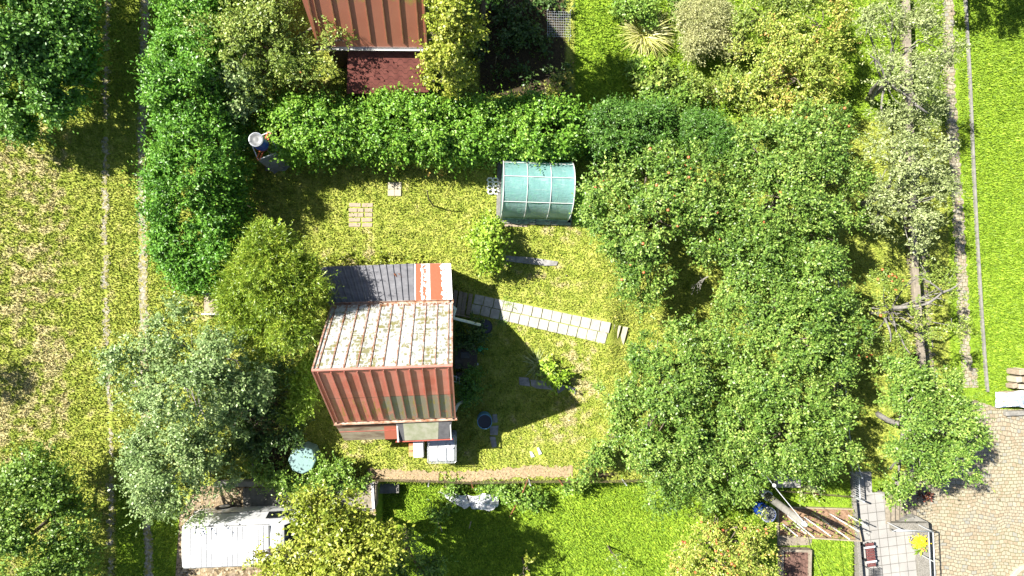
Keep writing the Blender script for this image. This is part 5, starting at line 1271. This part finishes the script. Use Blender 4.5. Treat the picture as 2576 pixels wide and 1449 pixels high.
for (x, y, lab) in ((1372, 215, 'pale post at the corner of the dark vegetable bed'), (1205, 160, 'short post in the dark bed beside the climbing plant'), (1245, 165, 'short post in the middle of the dark bed')):
    b = B(x, y); mb = MB(); mb.tube([b, b+[0.02, .02, .9]], .02, 6); tag(mb.build('bed_post', M['wood_pale']), lab, 'post', 'posts in the dark vegetable bed')

# ------------------------------------------------------------------ hedges, trees and shrubs
def hedge(name, label, line, hw, h, lm, seed, dens=260, k=10, slen=.26, L=.085, W=.045, p=.62, lump=.13, cat='hedge', updir=.35, bark='bark', spread=.8, stems=True):
    r = np.random.default_rng(seed); pts = np.array([B(*q) for q in line]); seg = np.concatenate([[0], np.cumsum(np.linalg.norm(np.diff(pts[:, :2], axis=0), axis=1))]); LL = seg[-1]
    hw = np.broadcast_to(np.array(hw, float), (len(pts),)); h = np.broadcast_to(np.array(h, float), (len(pts),))
    root = thing(name, label, cat, pts.mean(0))
    n = int(LL*(2*h.mean()+2*hw.mean())*9*dens/290)
    s = r.random(n)*LL; a = np.pi*r.random(n)
    c = np.stack([np.interp(s, seg, pts[:, i]) for i in range(3)], 1); e = .05
    c2 = np.stack([np.interp(np.clip(s+e, 0, LL), seg, pts[:, i]) for i in range(3)], 1); c1 = np.stack([np.interp(np.clip(s-e, 0, LL), seg, pts[:, i]) for i in range(3)], 1)
    tg = norml(c2-c1); sd_ = np.stack([-tg[:, 1], tg[:, 0], np.zeros(n)], 1)
    ca, sa = np.cos(a), np.sin(a)
    hwS, hS = np.interp(s, seg, hw), np.interp(s, seg, h)
    lm_ = np.zeros(n)
    for _ in range(10):
        f1, f2, ph = r.normal()*2.6, r.normal()*2.4, r.random()*6.28; lm_ += np.cos(s*f1*1.3+a*f2+ph)
    rad = (1+lump*lm_/2.2)*(1-.3*r.random(n)**2)
    endt = np.minimum(s, LL-s)/np.maximum(hwS, .3); rad = rad*np.clip(.45+.8*endt, 0, 1)**.7
    x = np.sign(ca)*np.abs(ca)**p*hwS*rad; z = np.abs(sa)**p*hS*rad
    anc = c+sd_*x[:, None]+np.array([0, 0, 1])*z[:, None]
    out = norml(sd_*(np.sign(ca)*np.abs(ca)**1.2)[:, None]+np.array([0, 0, 1])*(sa**1.2)[:, None]+tg*(np.where(s < LL/2, -1, 1)*np.clip(1-endt, 0, 1))[:, None])
    rc = r.uniform(.12, .3, n); rc = np.minimum(rc, hwS*.6); ctn = r.random(n)
    anc, out, idx = clumps(anc-out*rc[:, None]*.5, out, rc, 30, r)
    sp = sprays(anc, out, k, slen, L*1.1, W*1.15, r, .5, spread, updir, ctn[idx])
    leaves('foliage', sp[0], sp[1], sp[2], sp[3], sp[4], LM[lm], sp[5], root)
    if stems:
        mb = MB(); m = int(LL/.45)
        for i in range(m):
            s0 = (i+.5)*LL/m; q = np.array([np.interp(s0, seg, pts[:, j]) for j in range(3)]); hh_ = np.interp(s0, seg, h)
            mb.tube([q-[0, 0, .05], q+[r.normal()*.1, r.normal()*.1, hh_*.5], q+[r.normal()*.2, r.normal()*.2, hh_*.85]], [.035, .025, .01], 5)
        mb.build('stems', M[bark], root)
    return root
hedge('laurel_hedge', 'tall dark green hedge beside the wheel track', [(560, -110), (553, 60), (548, 250), (543, 420), (540, 560), (545, 650), (552, 722)], [1.3, 1.3, 1.3, 1.32, 1.3, 1.25, 1.05], [3.0, 3.1, 3.1, 3.0, 3.0, 2.9, 2.6], 'laurel', 101, 290, 10, .32, .1, .046, lump=.11)
hedge('clipped_hedge', 'long bright green hedge between the two cabins', [(678, 352), (760, 345), (900, 346), (1050, 345), (1200, 343), (1330, 342), (1450, 345)], [.85, .95, .98, .98, .98, .95, .85], [1.75, 1.9, 2.0, 2.0, 2.0, 2.0, 1.85], 'light', 102, 330, 10, .3, .09, .055, lump=.09)
hedge('fine_leaved_hedge', 'darker fine leaved hedge continuing behind the greenhouse', [(1455, 345), (1540, 346), (1620, 346), (1690, 348)], [.85, .95, .92, .8], [1.9, 1.9, 1.8, 1.6], 'deep', 103, 420, 10, .26, .075, .035, lump=.08)
def bush(name, label, cat, lobes, lm, seed, **k):
    cx = np.mean([l[0] for l in lobes]); cy = np.mean([l[1] for l in lobes]); z = np.mean([l[3] for l in lobes])
    q = P(cx, cy, z); u, v_ = Jv(np.array(q[0]), np.array(q[1])); k.setdefault('r0', .035); k.setdefault('bottom', -.1); k.setdefault('crown', 'foliage'); k.setdefault('trunk', 'stems')
    return tree(name, label, cat, (float(u), float(v_)), lobes, lm, seed, **k)
bush('yew_bush', 'dark rounded evergreen at the right end of the fine leaved hedge', 'bush', [(1745, 320, 60, 1.2), (1800, 350, 60, 1.1), (1840, 375, 40, .9)], 'deep', 104, dens=330, L=.07, W=.026, slen=.25, bark='bark')
tree('broadleaf_tree', 'big dark green tree at the top left beyond the wheel track', 'tree', (211, 209), [(45, 60, 115, 3.3), (150, 130, 85, 2.8), (60, 215, 90, 2.5), (160, 30, 75, 2.7), (20, 290, 60, 1.9), (150, 215, 60, 2.3), (0, -110, 120, 3.3), (110, -80, 100, 3.)], 'maple', 1, 260, 10, .32, .1, .062, amp=.28, r0=.16)
tree('broadleaf_tree', 'dense dark tree at the bottom left corner beside the track', 'tree', (169, 1283), [(60, 1235, 100, 2.5), (150, 1335, 80, 2.2), (40, 1390, 115, 2.6), (165, 1430, 70, 2.0), (90, 1175, 55, 1.8), (170, 1270, 45, 1.8)], 'maple2', 2, 200, 10, .32, .09, .055, amp=.3, r0=.14)
tree('round_tree', 'round tree whose shadow falls in from the left edge', 'tree', (-150, 898), [(-268, 910, 64, 2.2)], 'deep', 3, 160)
tree('overhead_tree', 'tree above the top right corner shading the bright lawn', 'tree', (2355, -45), [(2500, -135, 85, 3), (2610, -120, 90, 3), (2420, -110, 50, 2.8)], 'deep', 4, 140)
tree('pear_tree', 'loose grey-green tree overhanging the track, upper of the pair', 'tree', (548, 918), [(430, 855, 85, 2.9), (335, 925, 70, 2.6), (540, 895, 90, 3.1), (465, 980, 100, 3.3), (610, 950, 70, 2.8), (600, 1035, 65, 2.4), (375, 1000, 60, 2.5), (300, 960, 35, 2.3), (520, 1060, 50, 2.4)], 'grey2', 5, 165, 11, .3, .085, .048, amp=.3, r0=.12, bark='bark_grey')
tree('pear_tree', 'loose grey-green tree overhanging the track, lower one above the van', 'tree', (500, 1135), [(430, 1130, 85, 2.9), (360, 1120, 50, 2.5), (505, 1130, 60, 2.6), (400, 1210, 70, 2.6), (470, 1225, 60, 2.4), (385, 1268, 36, 2.1), (350, 1180, 36, 2.2), (530, 1190, 40, 2.0)], 'grey2', 6, 175, 11, .3, .08, .046, amp=.3, r0=.11, bark='bark_grey')
bush('shrub', 'dark leafy shrubs in deep shade left of the cabin', 'shrub', [(690, 1000, 65, 1.1), (640, 1075, 50, .9), (705, 1080, 45, .8), (650, 980, 50, 1.0), (740, 1090, 40, .7), (700, 930, 60, 1.0), (610, 1120, 40, .6)], 'dkherb', 7, dens=190)
bush('shrub', 'low dark shrubs around the octagonal tank along the concrete wall', 'shrub', [(700, 1195, 36, .6), (750, 1205, 36, .5), (815, 1190, 36, .7), (860, 1198, 34, .6), (900, 1203, 24, .4), (830, 1160, 24, .5), (650, 1195, 30, .5)], 'herb', 8, dens=240, L=.075, W=.05)
tree('golden_conifer', 'big golden green conifer beside the lean-to roof', 'conifer', (755, 748), [(700, 735, 95, 3.5), (690, 670, 75, 3.9), (630, 760, 75, 3.0), (745, 800, 80, 3.3), (665, 835, 65, 2.7), (715, 630, 40, 3.8), (765, 705, 60, 3.4), (620, 700, 45, 3.2), (735, 865, 30, 2.5), (785, 755, 45, 3.0), (610, 660, 35, 3.0)], 'gold', 9, 300, 13, .3, .095, .022, amp=.3, r0=.1, crown='foliage', upl=.4, spread=.5, updir=.5)
bush('golden_conifer', 'small golden conifer by the red corner of the cabin', 'conifer', [(765, 925, 32, 1.0), (772, 985, 38, 1.3), (755, 1028, 36, 1.0), (745, 960, 28, .8)], 'lime', 10, dens=330, k=12, L=.08, W=.022, slen=.22, spread=.5, updir=.5)
bush('hop_vine', 'bright lime climbing vine on the golden conifer', 'vine', [(688, 580, 16, 2.6), (672, 605, 18, 2.5), (612, 640, 16, 2.2)], 'lime', 11, dens=160, L=.12, W=.1, k=6)
tree('apple_tree', 'olive green apple tree overhanging the mossy cabin roof', 'tree', (728, 185), [(590, 50, 85, 3.1), (700, 120, 85, 2.9), (560, 140, 60, 2.6), (785, 175, 55, 2.5), (640, 195, 60, 2.2), (835, 115, 30, 2.9), (690, 30, 60, 3.1), (820, 60, 26, 3.2), (620, 120, 60, 3.), (530, 60, 50, 2.8), (860, 100, 16, 3.)], 'apple_y', 12, 165, 11, .3, .08, .045, amp=.3, r0=.12, fruit=8)
bush('hedge_sapling', 'blue green shrub in the corner between the two hedges', 'shrub', [(590, 200, 50, 2.3), (610, 250, 40, 1.8), (560, 240, 40, 2.4)], 'grey2', 13, dens=160)
tree('climbing_plant', 'yellow-green tall climber covering the right side of the mossy cabin', 'climber', (1132, 195), [(1110, 45, 36, 5.0), (1150, 30, 42, 5.3), (1148, 100, 42, 4.3), (1118, 140, 36, 3.5), (1185, 110, 26, 4.0), (1190, 65, 26, 4.7), (1150, 185, 38, 2.7), (1108, 205, 34, 2.0), (1170, 215, 26, 1.8), (1100, 95, 26, 4.2)], 'walnut', 14, dens=210, L=.085, W=.065, amp=.28, r0=.05)
tree('spruce_tree', 'tall dark tree at the top edge beside the mossy cabin', 'tree', (1215, 60), [(1208, -50, 62, 5.0), (1230, -150, 85, 6.0), (1290, -100, 60, 5.2), (1195, 0, 26, 4.4)], 'deep', 141, dens=200, L=.09, W=.045)
r = np.random.default_rng(50)
for i in range(46):
    x, y = r.uniform(1200, 1435), r.uniform(-15, 230)
    if 1372 < x < 1430 and 30 < y < 105: continue
    bush('bed_plant', 'low leafy plant in the dark shaded vegetable bed', 'plant', [(x, y, r.uniform(10, 22), r.uniform(.15, .4))], 'dkherb', 600+i, dens=200, L=.1, W=.07, k=7, group='low plants in the shaded vegetable bed')
bush('dry_plant', 'sunlit brownish plant at the end of the dark vegetable bed', 'plant', [(1405, 215, 26, .4), (1380, 235, 22, .3)], 'apple_or', 15, dens=180)
# blades: pampas and yucca clumps
def clump(name, label, cat, px, py, n, L, W, lm, seed, droop=.5):
    r = np.random.default_rng(seed); b = B(px, py); root = thing(name, label, cat, b); V = []; T_ = []
    for i in range(n):
        a = r.random()*6.283; el = .25+.75*r.random(); ln = L*(.6+.6*r.random()); d = np.array([math.cos(a), math.sin(a), 0]); sd_ = np.array([-d[1], d[0], 0])*W*.5*(.7+.6*r.random())
        p = b+r.normal(size=3)*[.09, .09, 0]; pts = []
        for t in (0, .35, .7, 1): pts.append(p+d*ln*t*(.45+.55*(1-el)+.2*t)+np.array([0, 0, 1])*ln*(t*el-droop*t*t))
        for i0 in range(3):
            w0, w1 = 1-.3*i0, .7-.33*i0 if i0 < 2 else .02
            V.append([pts[i0]-sd_*w0, pts[i0]+sd_*w0, pts[i0+1]+sd_*w1, pts[i0+1]-sd_*w1]); T_.append(r.random() if i0 == 0 else T_[-1])
    arrmesh('blades', np.array(V), 4, LM[lm], np.array(T_), root); return root
clump('ornamental_grass', 'pale yellow striped ornamental grass clump on the upper lawn', 'ornamental grass', 1617, 92, 620, 1.4, .045, 'pampas', 60)
clump('ornamental_grass', 'smaller pale grass clump between the flower bed and the evergreen', 'ornamental grass', 1795, 235, 160, .6, .05, 'pampas', 61)
clump('iris_clump', 'spiky green iris clump in the cabin shadow', 'plant', 1352, 920, 90, .8, .04, 'grey', 62, .35)
clump('grass_tuft', 'long bright grass tuft beside the slab path', 'plant', 1280, 762, 90, .35, .02, 'lime', 63)
clump('grass_tuft', 'long grass tuft between the black barrel and the slab path', 'plant', 1262, 806, 80, .35, .02, 'herb', 64)
bush('variegated_willow', 'cream variegated round shrub on the upper lawn', 'shrub', [(1770, 65, 72, 1.0), (1740, 95, 50, .8), (1805, 100, 45, .8)], 'cream', 16, dens=330, k=13, L=.07, W=.02, slen=.3, amp=.2, spread=.5)
bush('leafy_shrub', 'bright lime leaved shrub above the stone row', 'shrub', [(1396, 935, 24, .35), (1410, 950, 16, .25)], 'lime', 17, dens=300, L=.13, W=.07, k=8)
for i, (x, y, q, z, l, lab) in enumerate(((1625, 165, 26, .45, 'lime', 'lime leaved plant below the ornamental grass'), (1600, 185, 26, .4, 'herb', 'dark green plant left of the broad hosta'), (1640, 215, 32, .35, 'hosta', 'broad leaved hosta in the flower bed'), (1665, 195, 26, .4, 'hosta', 'yellow edged hosta nearest the cream shrub'), (1650, 260, 36, .4, 'herb', 'leafy perennial just above the fine leaved hedge'), (1700, 260, 36, .4, 'herb', 'leafy perennial left of the small pale grass clump'), (1745, 225, 36, .45, 'apple_y', 'yellowish perennial below the cream shrub'), (1600, 30, 40, .6, 'herb', 'green perennial above the ornamental grass'), (1690, 20, 36, .5, 'herb', 'green perennial between ornamental grass and cream shrub'), (1840, 215, 40, .8, 'apple_y', 'yellow-green shrub below the cream shrub on its right'))):
    bush('perennial', lab, 'plant', [(x, y, q, z), (x+q*.6, y+q*.3, q*.7, z*.8)], l, 70+i, dens=300, L=.15 if l == 'hosta' else .09, W=.1 if l == 'hosta' else .05, k=7)
tree('apple_tree', 'orange tinged tree at the top right of the upper lawn', 'tree', (1905, 220), [(2000, 110, 80, 2.3), (2060, 160, 55, 2.4), (1920, 185, 80, 2.1), (2000, 205, 90, 2.6), (1885, 250, 60, 1.8), (2065, 65, 60, 2.4), (2090, 215, 40, 2.2), (1950, 280, 60, 2.0), (2050, 260, 60, 2.2)], 'apple_or', 20, 175, 11, .28, .08, .042, amp=.28)
tree('dark_shrub_tree', 'olive shrubby tree at the top edge behind the cream shrub', 'tree', (1880, 70), [(1890, 20, 60, 1.8), (1950, 50, 55, 1.9), (1985, 0, 60, 2.0), (1880, 80, 40, 1.6), (2060, -10, 50, 2.2)], 'apple_y', 21, 190, 11, .28, .075, .04)
AG = 'apple trees of the old orchard'
tree('apple_tree', 'bright apple tree with red fruit right of the greenhouse', 'tree', (1607, 590), [(1545, 470, 75, 2.5), (1625, 445, 85, 3.0), (1735, 470, 95, 3.3), (1560, 590, 80, 2.7), (1660, 555, 100, 3.4), (1780, 560, 80, 3.2), (1620, 690, 62, 2.8), (1845, 510, 60, 2.9), (1500, 550, 40, 2.1), (1625, 760, 42, 2.3), (1690, 400, 45, 2.7), (1600, 640, 60, 2.7)], 'apple', 22, 190, 11, .28, .085, .05, fruit=46, group=AG, amp=.2)
tree('apple_tree', 'large apple tree right of the red fruited one, below the evergreen', 'tree', (1908, 535), [(1950, 415, 95, 4.1), (2055, 395, 85, 3.9), (1890, 360, 65, 3.4), (2000, 510, 105, 4.3), (2095, 530, 60, 3.7), (1915, 590, 80, 3.9), (2045, 640, 80, 3.9), (1860, 640, 60, 3.4), (2135, 450, 50, 3.6), (2000, 330, 60, 3.6), (2090, 320, 50, 3.5)], 'apple', 23, 190, 11, .28, .08, .047, group=AG, amp=.28, fruit=10)
tree('apple_tree', 'apple tree in the middle of the orchard beside the bare fallen twigs', 'tree', (1899, 806), [(1950, 750, 95, 3.9), (2050, 740, 85, 3.9), (1880, 710, 60, 3.5), (2000, 855, 105, 4.3), (2095, 860, 60, 3.7), (1870, 830, 70, 3.6), (2110, 780, 45, 3.5), (1830, 760, 40, 3.2), (1950, 660, 55, 3.7)], 'apple', 24, 190, 11, .28, .08, .047, group=AG, amp=.28)
tree('apple_tree', 'dense green apple tree below the end of the slab path', 'tree', (1630, 980), [(1645, 890, 62, 2.9), (1700, 915, 85, 3.5), (1585, 1000, 70, 2.9), (1680, 1020, 95, 3.8), (1560, 1070, 46, 2.5), (1620, 1120, 70, 3.1), (1780, 1010, 80, 3.4), (1790, 905, 60, 3.1), (1740, 850, 40, 2.9)], 'apple', 25, 190, 11, .28, .08, .047, group=AG, amp=.28)
tree('apple_tree', 'apple tree at the lower right of the orchard above the concrete cover', 'tree', (1881, 1048), [(1900, 970, 95, 4.1), (2015, 1000, 90, 4.1), (2095, 1050, 60, 3.7), (1960, 1095, 95, 4.1), (2070, 1125, 60, 3.7), (1870, 1090, 75, 3.9), (2105, 950, 50, 3.6), (2065, 1160, 34, 3.2)], 'apple', 26, 190, 11, .28, .08, .047, group=AG, amp=.28)
tree('apple_tree', 'apple tree whose lowest boughs hang over the bright lower lawn', 'tree', (1715, 1130), [(1690, 1185, 80, 3.1), (1790, 1165, 80, 3.2), (1870, 1200, 50, 2.8), (1640, 1150, 55, 2.6), (1760, 1230, 46, 2.6), (1720, 1100, 70, 3.3), (1810, 1100, 60, 3.2), (1775, 1260, 24, 2.2), (1665, 1235, 30, 2.3)], 'apple', 27, 180, 11, .28, .08, .047, group=AG, amp=.3, bark='bark_grey')
tree('apple_tree', 'grey lichen covered apple tree over the stone path at the top', 'tree', (2180, 250), [(2225, 50, 65, 3.6), (2310, 100, 75, 3.8), (2255, 200, 85, 3.8), (2375, 165, 45, 3.6), (2330, 290, 55, 3.4), (2200, 150, 36, 3.2), (2245, 320, 60, 3.2), (2410, 110, 26, 3.5), (2180, 60, 40, 3.2), (2280, 20, 60, 3.6)], 'grey', 28, 150, 10, .28, .08, .036, bark='bark_grey', group=AG, amp=.26, r0=.09,
     extra_branches=[(2240, 215, 3.2, 2300, 260, 4.2, 0.075), (2300, 260, 4.2, 2335, 285, 4.1, 0.06), (2240, 215, 3.2, 2240, 150, 4.5, 0.06), (2190, 245, 0.4, 2235, 212, 2.9, 0.17), (2320, 230, 4.2, 2350, 190, 4.3, 0.05), (2232, 215, 3.5, 2190, 140, 4.2, 0.05)])
tree('apple_tree', 'grey-green apple tree over the middle of the stone path', 'tree', (2170, 515), [(2270, 420, 70, 3.7), (2335, 410, 50, 3.5), (2215, 470, 60, 3.5), (2300, 510, 65, 3.7), (2335, 560, 42, 3.3), (2205, 560, 36, 3.1), (2250, 370, 50, 3.4), (2370, 470, 36, 3.4), (2300, 590, 40, 3.2), (2370, 380, 30, 3.3)], 'grey', 29, 150, 10, .28, .08, .042, bark='bark_grey', group=AG, amp=.25)
tree('apple_tree', 'sparse apple tree with bare curved boughs and few red fruit', 'tree', (2185, 785), [(2225, 710, 48, 2.5), (2190, 775, 36, 2.4), (2300, 785, 50, 2.8), (2250, 820, 52, 2.6), (2395, 695, 28, 2.9), (2400, 820, 40, 2.8), (2330, 690, 34, 2.8), (2345, 850, 34, 2.6), (2370, 750, 26, 2.9), (2250, 880, 36, 2.4), (2180, 850, 36, 2.3), (2420, 730, 16, 2.9)], 'apple_y', 30, 150, 9, .26, .075, .042, bark='bark_grey', group=AG, amp=.3, fruit=14, r0=.06,
     extra_branches=[(2248, 775, 2.5, 2330, 765, 3.4, 0.09), (2330, 765, 3.4, 2372, 735, 3.5, 0.065), (2372, 735, 3.5, 2420, 705, 3.5, 0.045), (2372, 735, 3.5, 2320, 700, 3.5, 0.04), (2225, 800, 2.6, 2240, 860, 3.3, 0.05), (2262, 840, 3.0, 2290, 890, 3.1, 0.04)])
tree('apple_tree', 'bright apple tree overhanging the cobbled yard and its steps', 'tree', (2208, 1040), [(2270, 955, 60, 3.3), (2355, 950, 50, 3.3), (2290, 1040, 70, 3.6), (2385, 1050, 60, 3.4), (2240, 1000, 42, 3.1), (2300, 1140, 60, 3.2), (2395, 1150, 52, 3.0), (2265, 1210, 40, 2.5), (2420, 1100, 40, 3.1), (2350, 1200, 36, 2.7), (2245, 1255, 26, 2.2), (2430, 1190, 22, 2.7), (2440, 1130, 24, 2.9), (2450, 1090, 26, 3.0), (2445, 1060, 26, 3.2)], 'apple', 31, 185, 10, .28, .085, .05, bark='bark_grey', group=AG, amp=.26,
     extra_branches=[(2265, 1070, 2.7, 2295, 1000, 4.1, 0.05), (2240, 1180, 2.2, 2280, 1155, 3.3, 0.05)])
tree('apple_tree', 'pinkish apple tree full of small red fruit at the bottom edge', 'tree', (1778, 1341), [(1765, 1335, 70, 2.0), (1855, 1325, 60, 2.2), (1900, 1395, 62, 2.2), (1800, 1410, 80, 2.3), (1725, 1400, 46, 1.8), (1912, 1350, 24, 1.8), (1860, 1460, 60, 2.1), (1740, 1460, 50, 1.9)], 'apple_or', 32, 170, 10, .28, .075, .04, group=AG, amp=.3, fruit=48)
bush('rose_bush', 'rose bush at the end of the hay strip by the orchard', 'shrub', [(1500, 1135, 34, .9), (1480, 1180, 30, .7), (1535, 1115, 26, .9), (1515, 1165, 28, .6), (1460, 1200, 18, .4)], 'apple', 33, dens=200, L=.075, W=.05)
tree('walnut_tree', 'yellow-green leaved tree partly covering the white van', 'tree', (850, 1268), [(830, 1325, 95, 5.2), (780, 1350, 70, 4.6), (910, 1345, 66, 4.8), (880, 1395, 95, 5.2), (775, 1440, 80, 4.6), (800, 1265, 42, 4.2), (690, 1425, 40, 4.0), (845, 1290, 36, 4.6), (950, 1375, 44, 4.4), (640, 1395, 18, 3.6), (820, 1470, 80, 4.8), (930, 1450, 60, 4.2)], 'walnut', 34, 175, 11, .32, .1, .055, amp=.28, r0=.14)
tree('walnut_tree', 'darker green small tree right of the yellow-green one at the bottom', 'tree', (1020, 1330), [(1010, 1385, 50, 2.6), (1060, 1430, 42, 2.4), (990, 1440, 46, 2.4), (1085, 1460, 30, 2.2)], 'apple', 35, 190, 11, .28, .08, .045)
bush('young_shoot', 'single leafy shoot rising at the bottom edge of the lower lawn', 'shrub', [(1328, 1425, 13, 1.6), (1318, 1455, 24, 1.2)], 'walnut', 36, dens=200)
bush('clipped_bush', 'bright lime clipped bush standing on the lawn between greenhouse and path', 'bush', [(1230, 585, 32, 1.0), (1230, 640, 32, 1.0), (1229, 615, 35, 1.5), (1228, 662, 22, .7), (1232, 572, 20, .7)], 'lime', 37, dens=260, L=.085, W=.07, k=9, inner=.3, bottom=-.6)
bush('fern', 'dark ferny plant under the white downpipe', 'plant', [(1178, 835, 30, .5), (1195, 855, 22, .4), (1170, 865, 20, .4)], 'dkherb', 38, dens=260, L=.12, W=.04)
bush('shrub', 'dark shrub against the lower end of the cabin gable', 'shrub', [(1186, 955, 26, .7), (1190, 990, 30, .8), (1176, 1000, 20, .7)], 'deep', 39, dens=240, L=.09, W=.035)
hedge('ivy_strip', 'low yellow-green ivy strip along the lean-to eave', [(800, 668), (900, 662), (1000, 657), (1080, 656)], [.14, .16, .16, .12], [.5, .55, .55, .4], 'walnut', 105, 420, 8, .14, .075, .06, stems=False, cat='ivy')
for i, (x, y, q, z, lab) in enumerate(((1115, 1225, 26, .5, 'weedy plants above the left half of the plastic sheet'), (1270, 1245, 30, .5, 'green plants right of the plastic sheet'), (1325, 1252, 28, .45, 'green plants under the leaning rusty pole'), (1225, 1222, 26, .4, 'weedy plants above the right half of the plastic sheet'), (1105, 1285, 22, .4, 'tall weeds at the left end of the plastic sheet'), (1420, 1215, 22, .2, 'weeds at the foot of the wire fence'))):
    bush('weeds', lab, 'plant', [(x, y, q, z), (x+q*.8, y+4, q*.7, z*.8)], 'herb', 90+i, dens=240, L=.085, W=.06, k=8)
for i, (x, y) in enumerate(((1035, 405), (1098, 398), (1125, 412))):
    bush('hedge_shoot', ['yellowing shoots under the hedge above the four cream slabs', 'small yellowing shoots under the hedge, middle patch', 'small yellowing shoots under the hedge, nearest the greenhouse'][i], 'plant', [(x-30, y, 18, .4)], 'apple_or', 120+i, dens=200)
bush('shrub', 'orange flowering shrub tucked between concrete cover and garden fence', 'shrub', [(2035, 1225, 18, .4), (2015, 1230, 14, .3)], 'grey', 130, dens=160)
# fallen bare twigs
tw = thing('fallen_branch', 'bare grey forked twigs hanging over the dark lawn gap', 'branch', P(1760, 715, 1.0)); mb = MB(); r = np.random.default_rng(8)
a0_, a1_ = P(1782, 695, 1.4), P(1740, 726, 1.1); mb.tube([a0_, (a0_+a1_)/2+[0, .05, 0], a1_], [.025, .02, .01], 5)
for t in (.2, .35, .5, .65, .8):
    p = a0_+(a1_-a0_)*t; mb.tube([p, p+[r.normal()*.12-.12, -.3-.2*r.random()*1, r.normal()*.1]], [.013, .006], 4); mb.tube([p, p+[-.25*r.random()-.1, .1*r.normal(), .1]], [.012, .006], 4)
mb.build('twig', M['bark_grey'], tw)
